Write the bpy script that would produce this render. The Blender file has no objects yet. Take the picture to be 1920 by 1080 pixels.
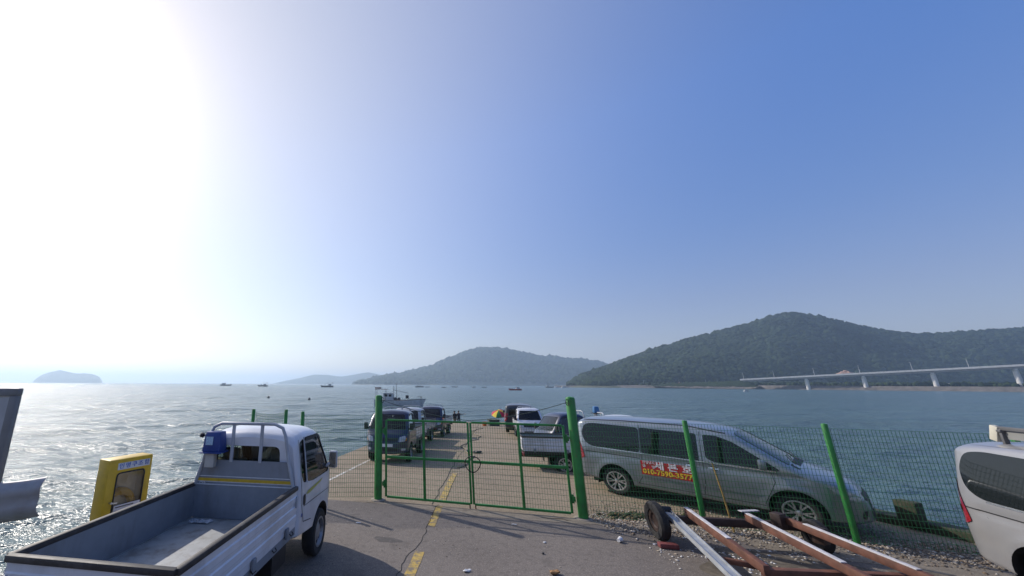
import bpy, bmesh, math, random
import numpy as np
from mathutils import Vector, Matrix, noise as mnoise

R = math.radians
rng = random.Random(7)
nrng = np.random.default_rng(11)
scene = bpy.context.scene
COL = scene.collection

# ------------------------------------------------------------------ camera
CAM_H = 2.6
PITCH = R(14.42)
ROLL = R(0.3)
cam_d = bpy.data.cameras.new('camera')
cam = bpy.data.objects.new('camera', cam_d)
COL.objects.link(cam)
cam.matrix_world = (Matrix.Translation((0, 0, CAM_H)) @ Matrix.Rotation(math.pi / 2 + PITCH, 4, 'X')
                    @ Matrix.Rotation(ROLL, 4, 'Z'))
cam_d.sensor_width = 36
cam_d.lens = 700 / 1920 * 36
cam_d.shift_x = (960 - 720) / 1920
cam_d.clip_start = 0.05
cam_d.clip_end = 60000
scene.camera = cam

# ------------------------------------------------------------------ sky and sun
SUN_EL = R(35)
SUN_DIR = Vector((-math.cos(R(40)) * math.cos(SUN_EL), math.sin(R(40)) * math.cos(SUN_EL), math.sin(SUN_EL)))
world = bpy.data.worlds.new('World')
scene.world = world
world.use_nodes = True
wn, wl = world.node_tree.nodes, world.node_tree.links
wn.clear()
w_out = wn.new('ShaderNodeOutputWorld')
w_bg = wn.new('ShaderNodeBackground')
w_sky = wn.new('ShaderNodeTexSky')
w_sky.sky_type = 'NISHITA'
w_sky.sun_disc = False
w_sky.sun_elevation = SUN_EL
w_sky.sun_rotation = math.atan2(SUN_DIR.x, SUN_DIR.y)
w_sky.altitude = 0
w_sky.air_density = 1.0
w_sky.dust_density = 0.55
w_sky.ozone_density = 3.0
w_bg.inputs['Strength'].default_value = 0.10
# the sky's blue deepens with height above the haze layer, and thin haze scatters light forward around the sun
w_tc = wn.new('ShaderNodeTexCoord')
w_sep = wn.new('ShaderNodeSeparateXYZ')
wl.new(w_tc.outputs['Generated'], w_sep.inputs['Vector'])
w_rmp = wn.new('ShaderNodeValToRGB')
wl.new(w_sep.outputs['Z'], w_rmp.inputs['Fac'])
els = w_rmp.color_ramp.elements
els[0].position, els[0].color = 0.0, (0.60, 0.465, 0.43, 1)
els[1].position, els[1].color = 1.0, (0.48, 0.68, 1.0, 1)
for pos, c in ((0.17, (0.555, 0.475, 0.535, 1)), (0.31, (0.50, 0.53, 0.68, 1)), (0.56, (0.48, 0.65, 0.94, 1))):
    e = els.new(pos)
    e.color = c
w_mul = wn.new('ShaderNodeMix')
w_mul.data_type = 'RGBA'
w_mul.blend_type = 'MULTIPLY'
w_mul.inputs['Factor'].default_value = 1
wl.new(w_sky.outputs['Color'], w_mul.inputs['A'])
wl.new(w_rmp.outputs['Color'], w_mul.inputs['B'])
w_neu = wn.new('ShaderNodeMix')   # the blue washes out in the forward-scattered light near the sun
w_neu.data_type = 'RGBA'
w_neu.inputs['B'].default_value = (0.62, 0.54, 0.47, 1)
wl.new(w_rmp.outputs['Color'], w_neu.inputs['A'])
wl.new(w_neu.outputs['Result'], w_mul.inputs['B'])
w_dot = wn.new('ShaderNodeVectorMath')
w_dot.operation = 'DOT_PRODUCT'
w_dot.inputs[1].default_value = SUN_DIR
wl.new(w_tc.outputs['Generated'], w_dot.inputs[0])
w_max = wn.new('ShaderNodeMath')
w_max.operation = 'MAXIMUM'
w_max.inputs[1].default_value = 0
wl.new(w_dot.outputs['Value'], w_max.inputs[0])
w_pow = wn.new('ShaderNodeMath')
w_pow.operation = 'POWER'
w_pow.inputs[1].default_value = 1.9
wl.new(w_max.outputs[0], w_pow.inputs[0])
wl.new(w_pow.outputs[0], w_neu.inputs['Factor'])
w_glow = wn.new('ShaderNodeVectorMath')
w_glow.operation = 'SCALE'
w_glow.inputs[0].default_value = (4.4, 3.8, 3.1)
wl.new(w_pow.outputs[0], w_glow.inputs['Scale'])
w_add = wn.new('ShaderNodeVectorMath')
w_add.operation = 'MULTIPLY_ADD'
w_add.inputs[1].default_value = (2.2, 2.2, 2.2)
wl.new(w_mul.outputs['Result'], w_add.inputs[0])
wl.new(w_glow.outputs['Vector'], w_add.inputs[2])
wl.new(w_add.outputs['Vector'], w_bg.inputs['Color'])
wl.new(w_bg.outputs['Background'], w_out.inputs['Surface'])

sun_d = bpy.data.lights.new('sun', 'SUN')
sun_d.energy = 4.2
sun_d.angle = R(0.6)
sun_d.color = (1.0, 0.93, 0.84)
sun = bpy.data.objects.new('sun', sun_d)
COL.objects.link(sun)
sun.rotation_euler = (-SUN_DIR).to_track_quat('-Z', 'Y').to_euler()

vs = scene.view_settings
vs.view_transform = 'Standard'
vs.look = 'None'
vs.exposure = 0.0
vs.gamma = 1.0
vs.use_curve_mapping = False
cy = scene.cycles
cy.use_denoising = True
cy.max_bounces = 6
cy.diffuse_bounces = 3
cy.glossy_bounces = 3
cy.transmission_bounces = 4
cy.transparent_max_bounces = 16
cy.volume_bounces = 1
cy.sample_clamp_indirect = 6
cy.sample_clamp_direct = 30
cy.caustics_reflective = False
cy.caustics_refractive = False


# ------------------------------------------------------------------ helpers
def ray(u, v):
    """Direction of the photograph's pixel (1920 wide): used to measure real places."""
    du, dv = u - 720, v - 540
    c, s = math.cos(ROLL), math.sin(ROLL)
    a, b = c * du + s * dv, -s * du + c * dv
    x, z = a / 700, -b / 700
    return Vector((x, math.cos(PITCH) - z * math.sin(PITCH), math.sin(PITCH) + z * math.cos(PITCH)))


def at(u, v, y):
    r = ray(u, v)
    return r * (y / r.y) + Vector((0, 0, CAM_H))


def gnd(u, v, z=0.0):
    r = ray(u, v)
    return r * ((z - CAM_H) / r.z) + Vector((0, 0, CAM_H))


def material(name):
    m = bpy.data.materials.new(name)
    m.use_nodes = True
    n, l = m.node_tree.nodes, m.node_tree.links
    return m, n, l, n['Principled BSDF']


def pm(name, col, rough=0.5, metal=0.0, var=0.12, scale=6.0, bump=0.0, bscale=60.0, coat=0.0,
       dirt=None, dirt_amt=0.5, dirt_scale=2.5, spec=0.5, rvar=0.12, streak=1.0, dlo=0.48, dhi=0.68):
    """Procedural material: base colour broken up by noise, optional grime with its own shape, fine bump."""
    m, n, l, b = material(name)
    tc = n.new('ShaderNodeTexCoord')
    nz = n.new('ShaderNodeTexNoise')
    nz.inputs['Scale'].default_value = scale
    nz.inputs['Detail'].default_value = 5
    l.new(tc.outputs['Object'], nz.inputs['Vector'])
    ramp = n.new('ShaderNodeMapRange')
    ramp.inputs['From Min'].default_value = 0.3
    ramp.inputs['From Max'].default_value = 0.7
    ramp.inputs['To Min'].default_value = 1 - var
    ramp.inputs['To Max'].default_value = 1 + var
    l.new(nz.outputs['Fac'], ramp.inputs['Value'])
    mul = n.new('ShaderNodeVectorMath')
    mul.operation = 'SCALE'
    mul.inputs[0].default_value = col
    l.new(ramp.outputs['Result'], mul.inputs['Scale'])
    out = mul.outputs['Vector']
    if dirt is not None:
        mp = n.new('ShaderNodeMapping')
        mp.inputs['Scale'].default_value = (1, 1, 1 / streak)
        l.new(tc.outputs['Object'], mp.inputs['Vector'])
        dz = n.new('ShaderNodeTexNoise')
        dz.inputs['Scale'].default_value = dirt_scale
        dz.inputs['Detail'].default_value = 8
        dz.inputs['Roughness'].default_value = 0.65
        l.new(mp.outputs['Vector'], dz.inputs['Vector'])
        dr = n.new('ShaderNodeMapRange')
        dr.inputs['From Min'].default_value = dlo
        dr.inputs['From Max'].default_value = dhi
        dr.inputs['To Max'].default_value = dirt_amt
        l.new(dz.outputs['Fac'], dr.inputs['Value'])
        mx = n.new('ShaderNodeMix')
        mx.data_type = 'RGBA'
        mx.inputs['B'].default_value = (*dirt, 1)
        l.new(dr.outputs['Result'], mx.inputs['Factor'])
        l.new(out, mx.inputs['A'])
        out = mx.outputs['Result']
    l.new(out, b.inputs['Base Color'])
    b.inputs['Metallic'].default_value = metal
    rr = n.new('ShaderNodeMapRange')
    rr.inputs['To Min'].default_value = max(0.02, rough - rvar)
    rr.inputs['To Max'].default_value = min(1, rough + rvar)
    l.new(nz.outputs['Fac'], rr.inputs['Value'])
    l.new(rr.outputs['Result'], b.inputs['Roughness'])
    b.inputs['Specular IOR Level'].default_value = spec
    if coat:
        b.inputs['Coat Weight'].default_value = coat
        b.inputs['Coat Roughness'].default_value = 0.08
    if bump:
        bz = n.new('ShaderNodeTexNoise')
        bz.inputs['Scale'].default_value = bscale
        bz.inputs['Detail'].default_value = 4
        l.new(tc.outputs['Object'], bz.inputs['Vector'])
        bp = n.new('ShaderNodeBump')
        bp.inputs['Strength'].default_value = bump
        bp.inputs['Distance'].default_value = 0.01
        l.new(bz.outputs['Fac'], bp.inputs['Height'])
        l.new(bp.outputs['Normal'], b.inputs['Normal'])
    return m


def finish(o, sharp=35):
    me = o.data
    me.polygons.foreach_set('use_smooth', [True] * len(me.polygons))
    me.set_sharp_from_angle(angle=R(sharp))
    me.update()
    return o


def link(name, me, parent=None):
    o = bpy.data.objects.new(name, me)
    COL.objects.link(o)
    if parent is not None:
        o.parent = parent
    return o


class MB:
    """Collects simple solids; build() links them as one mesh object."""

    def __init__(self):
        self.v, self.f, self.mi = [], [], []
        self.cur = 0

    def add(self, vs_, fs):
        k = len(self.v)
        self.v += [tuple(p) for p in vs_]
        self.f += [[i + k for i in f] for f in fs]
        self.mi += [self.cur] * len(fs)
        return self

    def box(self, c, s, rot=None):
        hx, hy, hz = s[0] / 2, s[1] / 2, s[2] / 2
        ps = [Vector((x, y, z)) for x in (-hx, hx) for y in (-hy, hy) for z in (-hz, hz)]
        if rot is not None:
            ps = [rot @ p for p in ps]
        c = Vector(c)
        return self.add([p + c for p in ps],
                        [(0, 1, 3, 2), (4, 6, 7, 5), (0, 4, 5, 1), (2, 3, 7, 6), (0, 2, 6, 4), (1, 5, 7, 3)])

    def beam(self, p0, p1, w, h, up=(0, 0, 1)):
        p0, p1 = Vector(p0), Vector(p1)
        d = (p1 - p0).normalized()
        up = Vector(up)
        s = d.cross(up)
        if s.length < 1e-4:
            s = Vector((1, 0, 0))
        s.normalize()
        u = s.cross(d)
        ps = [p + s * a * w / 2 + u * b * h / 2 for p in (p0, p1) for a, b in ((-1, -1), (1, -1), (1, 1), (-1, 1))]
        return self.add(ps, [(3, 2, 1, 0), (4, 5, 6, 7)] + [(i, (i + 1) % 4, 4 + (i + 1) % 4, 4 + i) for i in range(4)])

    def cyl(self, p0, p1, r0, r1=None, n=12, caps=True):
        r1 = r0 if r1 is None else r1
        p0, p1 = Vector(p0), Vector(p1)
        d = (p1 - p0).normalized()
        a = d.orthogonal().normalized()
        b = d.cross(a)
        ps = []
        for p, r in ((p0, r0), (p1, r1)):
            for i in range(n):
                t = 2 * math.pi * i / n
                ps.append(p + (a * math.cos(t) + b * math.sin(t)) * r)
        fs = [(i, (i + 1) % n, n + (i + 1) % n, n + i) for i in range(n)]
        if caps:
            fs += [list(range(n))[::-1], list(range(n, 2 * n))]
        return self.add(ps, fs)

    def tube(self, path, r, n=8, closed=False):
        path = [Vector(p) for p in path]
        m = len(path)
        ps = []
        prev = None
        for i, p in enumerate(path):
            if closed:
                d = path[(i + 1) % m] - path[i - 1]
            else:
                d = path[min(i + 1, m - 1)] - path[max(i - 1, 0)]
            d.normalize()
            if prev is None:
                a = d.orthogonal().normalized()
            else:
                a = (prev - d * prev.dot(d)).normalized()
            prev = a
            b = d.cross(a)
            rr = r[i] if isinstance(r, (list, tuple)) else r
            for k in range(n):
                t = 2 * math.pi * k / n
                ps.append(p + (a * math.cos(t) + b * math.sin(t)) * rr)
        fs = []
        for i in range(m if closed else m - 1):
            j = (i + 1) % m
            for k in range(n):
                fs.append((i * n + k, i * n + (k + 1) % n, j * n + (k + 1) % n, j * n + k))
        if not closed:
            fs += [list(range(n))[::-1], list(range((m - 1) * n, m * n))]
        return self.add(ps, fs)

    def lathe(self, prof, origin, axis, n=24, closed=False):
        """prof: (radius, distance along axis)."""
        ax = Vector(axis).normalized()
        a = ax.orthogonal().normalized()
        b = ax.cross(a)
        o = Vector(origin)
        ps = []
        for r, h in prof:
            for i in range(n):
                t = 2 * math.pi * i / n
                ps.append(o + ax * h + (a * math.cos(t) + b * math.sin(t)) * r)
        m = len(prof)
        fs = []
        for j in range(m if closed else m - 1):
            q = (j + 1) % m
            for i in range(n):
                fs.append((j * n + i, j * n + (i + 1) % n, q * n + (i + 1) % n, q * n + i))
        return self.add(ps, fs)

    def prism(self, poly, axis_vec, origin=(0, 0, 0), ux=(1, 0, 0), uy=(0, 0, 1)):
        o, ux, uy, ax = Vector(origin), Vector(ux), Vector(uy), Vector(axis_vec)
        n = len(poly)
        ps = [o + ux * p[0] + uy * p[1] for p in poly]
        ps += [p + ax for p in ps]
        return self.add(ps, [list(range(n))[::-1], list(range(n, 2 * n))]
                        + [(i, (i + 1) % n, n + (i + 1) % n, n + i) for i in range(n)])

    def build(self, name, mats, parent=None, bevel=0.0, seg=2, sharp=35, normals=True):
        me = bpy.data.meshes.new(name)
        me.from_pydata(self.v, [], self.f)
        mats = mats if isinstance(mats, (list, tuple)) else [mats]
        for m in mats:
            me.materials.append(m)
        if len(mats) > 1:
            me.polygons.foreach_set('material_index', self.mi)
        if normals or bevel:
            bm = bmesh.new()
            bm.from_mesh(me)
            if normals:
                bmesh.ops.recalc_face_normals(bm, faces=bm.faces)
            if bevel:
                es = [e for e in bm.edges if len(e.link_faces) == 2 and e.calc_face_angle(0) > R(28)]
                bmesh.ops.bevel(bm, geom=es, offset=bevel, segments=seg, affect='EDGES', clamp_overlap=True, profile=0.5)
            bm.to_mesh(me)
            bm.free()
        o = link(name, me, parent)
        return finish(o, sharp)


def tag(o, label=None, cat=None, group=None, kind=None):
    if label:
        o['label'] = label
    if cat:
        o['category'] = cat
    if group:
        o['group'] = group
    if kind:
        o['kind'] = kind
    return o


def thing(name, label, cat, loc=(0, 0, 0), rz=0.0, group=None, tilt=None):
    o = bpy.data.objects.new(name, None)
    COL.objects.link(o)
    o.empty_display_size = 0.2
    o.location = loc
    o.rotation_euler = (0, 0, rz) if tilt is None else (tilt[0], tilt[1], rz)
    return tag(o, label, cat, group)


KIDS = {}


def copy_tree(o, parent=None):
    c = o.copy()
    COL.objects.link(c)
    c.parent = parent
    for ch in list(o.children):
        copy_tree(ch, c)
    return c


def lerp_knots(kn, x):
    if x <= kn[0][0]:
        return kn[0][1]
    for (x0, y0), (x1, y1) in zip(kn, kn[1:]):
        if x <= x1:
            t = (x - x0) / (x1 - x0)
            return y0 + (y1 - y0) * t
    return kn[-1][1]


def smooth_knots(kn):
    """Monotone-ish cubic through knots (Catmull-Rom tangents limited)."""
    xs = [k[0] for k in kn]
    ys = [k[1] for k in kn]
    n = len(kn)
    d = [(ys[i + 1] - ys[i]) / (xs[i + 1] - xs[i]) for i in range(n - 1)]
    m = [d[0]] + [0 if d[i - 1] * d[i] <= 0 else 2 * d[i - 1] * d[i] / (d[i - 1] + d[i]) for i in range(1, n - 1)] + [d[-1]]

    def f(x):
        if x <= xs[0]:
            return ys[0]
        if x >= xs[-1]:
            return ys[-1]
        i = 0
        while x > xs[i + 1]:
            i += 1
        h = xs[i + 1] - xs[i]
        t = (x - xs[i]) / h
        return ((1 + 2 * t) * (1 - t) ** 2 * ys[i] + t * (1 - t) ** 2 * h * m[i]
                + t * t * (3 - 2 * t) * ys[i + 1] + t * t * (t - 1) * h * m[i + 1])
    return f


def text_mesh(s, size, mat, name, parent, mtx, extrude=0.0015, align='CENTER', squeeze=1.0, offset=0.0):
    """Lettering in the built-in font as a flat mesh part; mtx takes text x/y/z to the parent's space."""
    cu = bpy.data.curves.new('lettering', 'FONT')
    cu.body = s
    cu.size = size
    cu.align_x = align
    cu.align_y = 'CENTER'
    cu.extrude = extrude
    cu.offset = offset
    cu.resolution_u = 2
    tmp = bpy.data.objects.new('lettering_source', cu)
    COL.objects.link(tmp)
    dg = bpy.context.evaluated_depsgraph_get()
    me = bpy.data.meshes.new_from_object(tmp.evaluated_get(dg))
    bpy.data.objects.remove(tmp)
    bpy.data.curves.remove(cu)
    me.transform(mtx @ Matrix.Diagonal((squeeze, 1, 1, 1)))
    me.materials.clear()
    me.materials.append(mat)
    o = link(name, me, parent)
    return o

# ------------------------------------------------------------------ the setting: sea, land, pier
WATER_Z = -2.3


def value_noise(x, y, seed=0):
    """Smooth 2-D noise on arrays."""
    r = np.random.default_rng(seed)
    tab = r.random((64, 64))
    xi, yi = np.floor(x).astype(int), np.floor(y).astype(int)
    fx, fy = x - xi, y - yi
    fx, fy = fx * fx * (3 - 2 * fx), fy * fy * (3 - 2 * fy)
    a = tab[xi % 64, yi % 64]
    b = tab[(xi + 1) % 64, yi % 64]
    c = tab[xi % 64, (yi + 1) % 64]
    d = tab[(xi + 1) % 64, (yi + 1) % 64]
    return (a * (1 - fx) + b * fx) * (1 - fy) + (c * (1 - fx) + d * fx) * fy - 0.5


def fbm(x, y, octaves=4, seed=0):
    s, amp = 0, 1.0
    for k in range(octaves):
        s = s + amp * value_noise(x * 2 ** k + 17 * k, y * 2 ** k + 5 * k, seed + k)
        amp *= 0.5
    return s


def grid_mesh(name, X, Y, Z, mats, parent=None, smooth=True):
    ny, nx = X.shape
    co = np.stack([X, Y, Z], -1).reshape(-1, 3)
    me = bpy.data.meshes.new(name)
    i = np.arange(nx * ny).reshape(ny, nx)
    q = np.stack([i[:-1, :-1], i[:-1, 1:], i[1:, 1:], i[1:, :-1]], -1).reshape(-1, 4)
    me.vertices.add(len(co))
    me.vertices.foreach_set('co', co.ravel())
    me.loops.add(q.size)
    me.loops.foreach_set('vertex_index', q.ravel())
    me.polygons.add(len(q))
    me.polygons.foreach_set('loop_start', np.arange(0, q.size, 4))
    me.polygons.foreach_set('use_smooth', np.full(len(q), smooth))
    me.update(calc_edges=True)
    me.materials.append(mats)
    return link(name, me, parent)


# --- sea
m, n, l, b = material('sea_water')
b.inputs['Base Color'].default_value = (0.074, 0.130, 0.132, 1)
b.inputs['Roughness'].default_value = 0.20
b.inputs['IOR'].default_value = 1.33
tc = n.new('ShaderNodeTexCoord')


def wave_noise(scale, stretch, detail, rot):
    mp = n.new('ShaderNodeMapping')
    mp.inputs['Rotation'].default_value = (0, 0, R(rot))
    mp.inputs['Scale'].default_value = (scale, scale * stretch, scale)
    l.new(tc.outputs['Object'], mp.inputs['Vector'])
    z = n.new('ShaderNodeTexNoise')
    z.inputs['Scale'].default_value = 1
    z.inputs['Detail'].default_value = detail
    l.new(mp.outputs['Vector'], z.inputs['Vector'])
    return z.outputs['Fac']


def chain_bump(height, strength, dist, prev=None):
    bp = n.new('ShaderNodeBump')
    bp.inputs['Strength'].default_value = strength
    bp.inputs['Distance'].default_value = dist
    l.new(height, bp.inputs['Height'])
    if prev is not None:
        l.new(prev, bp.inputs['Normal'])
    return bp.outputs['Normal']


# gusts: patches where the ripples are stronger or weaker
gust = n.new('ShaderNodeMapRange')
gust.inputs['From Min'].default_value = 0.35
gust.inputs['From Max'].default_value = 0.65
gust.inputs['To Min'].default_value = 0.25
gust.inputs['To Max'].default_value = 1.0
l.new(wave_noise(0.022, 4.5, 4, 6), gust.inputs['Value'])
nn = chain_bump(wave_noise(0.40, 2.0, 4, 12), 0.9, 1.0)
nn = chain_bump(wave_noise(1.5, 1.7, 5, -8), 1.0, 0.42, nn)
l.new(gust.outputs['Result'], nn.node.inputs['Strength'])
nn = chain_bump(wave_noise(5.5, 1.5, 3, 25), 0.7, 0.10, nn)
nn = chain_bump(wave_noise(0.07, 2.0, 3, 20), 0.5, 4.0, nn)
l.new(nn, b.inputs['Normal'])
SEA = m
ang = np.radians(np.linspace(-100, 100, 420))
rad = np.concatenate([[0.5], np.geomspace(3.0, 15000, 520)])
A, RR = np.meshgrid(ang, rad)
X, Y = RR * np.sin(A), RR * np.cos(A)
Z = np.zeros_like(X)
cell = np.maximum(RR * np.radians(200 / 419), RR * 0.0165)
wr = np.random.default_rng(3)
for k in range(34):
    lam = 0.55 * 1.108 ** k
    amp = 0.0160 * lam ** 0.60
    th = R(-62) + wr.normal(0, 0.5)
    fade = np.clip((lam / cell - 2.5) / 2.5, 0, 1)
    ph = wr.uniform(0, 6.28)
    kx, ky = math.cos(th) * 2 * math.pi / lam, math.sin(th) * 2 * math.pi / lam
    s = np.sin(kx * X + ky * Y + ph + 1.3 * value_noise(X / (lam * 3), Y / (lam * 3), 50 + k))
    Z += fade * amp * (s - 0.35 * np.cos(2 * (kx * X + ky * Y + ph)))* 0.5
Z += WATER_Z
tag(grid_mesh('sea', X, Y, Z, SEA), kind='structure')

# --- ground materials
ASPH = None


def ground_mat(name, c0, c1, speck, spscale, stain, bumpd=0.4, rough=0.85):
    m, n, l, b = material(name)
    tc = n.new('ShaderNodeTexCoord')

    def nz(scale, det=6, rg=0.55):
        z = n.new('ShaderNodeTexNoise')
        z.inputs['Scale'].default_value = scale
        z.inputs['Detail'].default_value = det
        z.inputs['Roughness'].default_value = rg
        l.new(tc.outputs['Object'], z.inputs['Vector'])
        return z.outputs['Fac']

    def mix(f, a, bb, lo, hi, amt=1.0):
        mr = n.new('ShaderNodeMapRange')
        mr.inputs['From Min'].default_value = lo
        mr.inputs['From Max'].default_value = hi
        mr.inputs['To Max'].default_value = amt
        l.new(f, mr.inputs['Value'])
        x = n.new('ShaderNodeMix')
        x.data_type = 'RGBA'
        l.new(mr.outputs['Result'], x.inputs['Factor'])
        if isinstance(a, tuple):
            x.inputs['A'].default_value = (*a, 1)
        else:
            l.new(a, x.inputs['A'])
        if isinstance(bb, tuple):
            x.inputs['B'].default_value = (*bb, 1)
        else:
            l.new(bb, x.inputs['B'])
        return x.outputs['Result']

    c = mix(nz(0.55, 8, 0.6), c0, c1, 0.35, 0.65)
    c = mix(nz(spscale, 3, 0.7), c, speck, 0.5, 0.72, 0.8)
    c = mix(nz(spscale * 0.8 + 7, 2, 0.7), c, tuple(k * 0.35 for k in c0), 0.55, 0.75, 0.7)
    c = mix(nz(9.0, 6, 0.75), c, tuple(k * 0.62 for k in c0), 0.50, 0.68, 0.75)
    c = mix(nz(13.0, 6, 0.8), c, speck, 0.56, 0.74, 0.6)
    c = mix(nz(1.1, 5, 0.5), c, stain, 0.60, 0.70, 0.55)
    c = mix(nz(0.23, 4, 0.6), c, tuple(min(1, k * 1.3) for k in c1), 0.52, 0.7, 0.4)
    l.new(c, b.inputs['Base Color'])
    b.inputs['Roughness'].default_value = rough
    bp = n.new('ShaderNodeBump')
    bp.inputs['Strength'].default_value = bumpd
    bp.inputs['Distance'].default_value = 0.02
    l.new(nz(spscale * 0.7, 5, 0.7), bp.inputs['Height'])
    l.new(bp.outputs['Normal'], b.inputs['Normal'])
    return m


ASPH = ground_mat('worn_asphalt', (0.124, 0.106, 0.092), (0.166, 0.143, 0.124), (0.36, 0.30, 0.25), 48, (0.065, 0.055, 0.048))
CONC = ground_mat('pier_concrete', (0.20, 0.155, 0.105), (0.265, 0.208, 0.145), (0.36, 0.30, 0.21), 30, (0.115, 0.09, 0.062), 0.3)
SEAW = ground_mat('sea_wall_concrete', (0.25, 0.21, 0.165), (0.33, 0.28, 0.22), (0.4, 0.35, 0.3), 24, (0.1, 0.09, 0.07), 0.5)
MOSS_SHADED = ground_mat('shaded_mossy_concrete', (0.028, 0.036, 0.017), (0.05, 0.055, 0.03), (0.10, 0.09, 0.06), 18, (0.025, 0.035, 0.018), 0.6)  # moss green, with backlit shade of kerb and block darkened into the colour


def edge_left(y):
    return -3.25 + 0.245 * (y - 10)


def pier_z(y):
    return 0.0 if y < 11 else -0.04 * (y - 11)


PIER_END = 43.0


def edge_right(y):
    return lerp_knots([(-40, 13.5), (6.5, 11.2), (8.6, 10.15), (11, 10.3), (20, 11.5), (43, 13.0)], y)


def slab(name, rows, mat, bottom=-3.2, parent=None):
    """Rows of (y, x_left, x_right, z); solid down to the bottom."""
    mb = MB()
    top, bot = [], []
    for y, xl, xr, z in rows:
        xs = np.linspace(xl, xr, 9)
        top.append([(x, y, z) for x in xs])
    n_, k_ = len(rows), 9
    vs_ = [p for r_ in top for p in r_]
    fs = [(i * k_ + j, i * k_ + j + 1, (i + 1) * k_ + j + 1, (i + 1) * k_ + j) for i in range(n_ - 1) for j in range(k_ - 1)]
    ring = [j for j in range(k_)] + [i * k_ + k_ - 1 for i in range(1, n_)] \
        + [(n_ - 1) * k_ + j for j in range(k_ - 2, -1, -1)] + [i * k_ for i in range(n_ - 2, 0, -1)]
    base = len(vs_)
    vs_ += [(vs_[i][0], vs_[i][1], bottom) for i in ring]
    m_ = len(ring)
    fs += [(ring[i], base + i, base + (i + 1) % m_, ring[(i + 1) % m_]) for i in range(m_)]
    mb.add(vs_, fs)
    return mb.build(name, mat, parent)


# concrete pier (from the gate line outward) and the asphalt yard in front of it
GL = (-0.11, 9.61)
GR = (4.03, 8.40)


def joint_y(x):
    """Where asphalt gives way to concrete, just on the camera's side of the gate."""
    return 9.28 - 0.27 * (x - 0.0) if x < 9 else 9.28 - 0.27 * 9


rows = []
for y in list(np.arange(4.0, 11.1, 1.0)) + list(np.arange(12, PIER_END + .1, 2.0)):
    rows.append((y, edge_left(y), edge_right(y), pier_z(y) - 0.006))
pier = tag(slab('pier', rows, CONC), kind='structure')
# asphalt sheet
mb = MB()
xs = np.linspace(-16, 13.5, 34)
top = []
for t in np.linspace(0, 1, 16):
    for x in xs:
        yj = joint_y(x) + 0.10 * float(value_noise(np.array([x * 1.7]), np.array([0.3]), 9)[0])
        top.append((x, -30 + (yj + 30) * t, 0.0))
ok = []
for i in range(15):
    for j in range(33):
        ok.append((i * 34 + j, i * 34 + j + 1, (i + 1) * 34 + j + 1, (i + 1) * 34 + j))
mb2 = MB()
# clip columns to the quay edges by clamping x
top = [(min(max(x, edge_left(y)), edge_right(y)), y, z) for x, y, z in top]
mb2.add(top, ok)
yard = tag(mb2.build('asphalt_yard', ASPH, normals=False), kind='structure')
rows = [(y, edge_left(y) , edge_right(y), -0.02) for y in (-30, -20, -10, -4, 0, 2, 3.99)]
tag(slab('quay', rows, SEAW), kind='structure')
# lower landing at the pier's seaward end
mb = MB()
mb.box((7.9, PIER_END + 3.0, -2.6), (7.5, 5.98, 0.9))
tag(mb.build('landing', SEAW, bevel=0.03), kind='structure')

# --- painted lines, cracks and stains
YEL = pm('worn_yellow_paint', (0.45, 0.31, 0.075), 0.8, var=0.2, scale=20, dirt=(0.17, 0.145, 0.115), dirt_amt=0.95, dirt_scale=9, dlo=0.44, dhi=0.60)
WHT = pm('worn_white_paint', (0.62, 0.60, 0.55), 0.8, var=0.15, scale=20, dirt=(0.26, 0.21, 0.155), dirt_amt=0.95, dirt_scale=6, dlo=0.42, dhi=0.60)
CRK = pm('crack_filler', (0.022, 0.02, 0.02), 0.95, var=0.2)


def strip(name, pts, w, mat, parent, lift=0.004, ragged=0.0, ground=pier_z):
    pts = [Vector((p[0], p[1], 0)) for p in pts]
    fine = []
    for a_, b_ in zip(pts, pts[1:]):
        k = max(1, int((b_ - a_).length / 0.12))
        fine += [a_.lerp(b_, i / k) for i in range(k)]
    fine.append(pts[-1])
    mb = MB()
    L, Rr = [], []
    for i, p in enumerate(fine):
        d = fine[min(i + 1, len(fine) - 1)] - fine[max(i - 1, 0)]
        s = Vector((d.y, -d.x, 0)).normalized()
        ww = [w / 2 * (1 + ragged * rng.uniform(-1, 1)) for _ in (0, 1)]
        z = ground(p.y) + lift
        q0, q1 = p - s * ww[0], p + s * ww[1]
        L.append((q0.x, q0.y, z))
        Rr.append((q1.x, q1.y, z))
    k = len(fine)
    mb.add(L + Rr, [(i, k + i, k + i + 1, i + 1) for i in range(k - 1)])
    o = mb.build(name, mat, parent, normals=False)
    return o


ycx = lambda y: 0.40 + (y - 6.14) * 0.282
dash = [(4.9, 6.85), (7.95, 9.15), (9.5, 12.6)]
for y0, y1 in dash:
    strip('yellow_line', [(ycx(y0), y0), (ycx(y1), y1)], 0.15, YEL, yard if y0 < 9 else pier, lift=0.004 , ragged=0.06)
wlx = lambda y: -1.62 + (y - 11.1) * 0.27
strip('white_line', [(wlx(9.5), 9.5), (wlx(42), 42)], 0.10, WHT, pier, lift=0.0, ragged=0.12)
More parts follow.
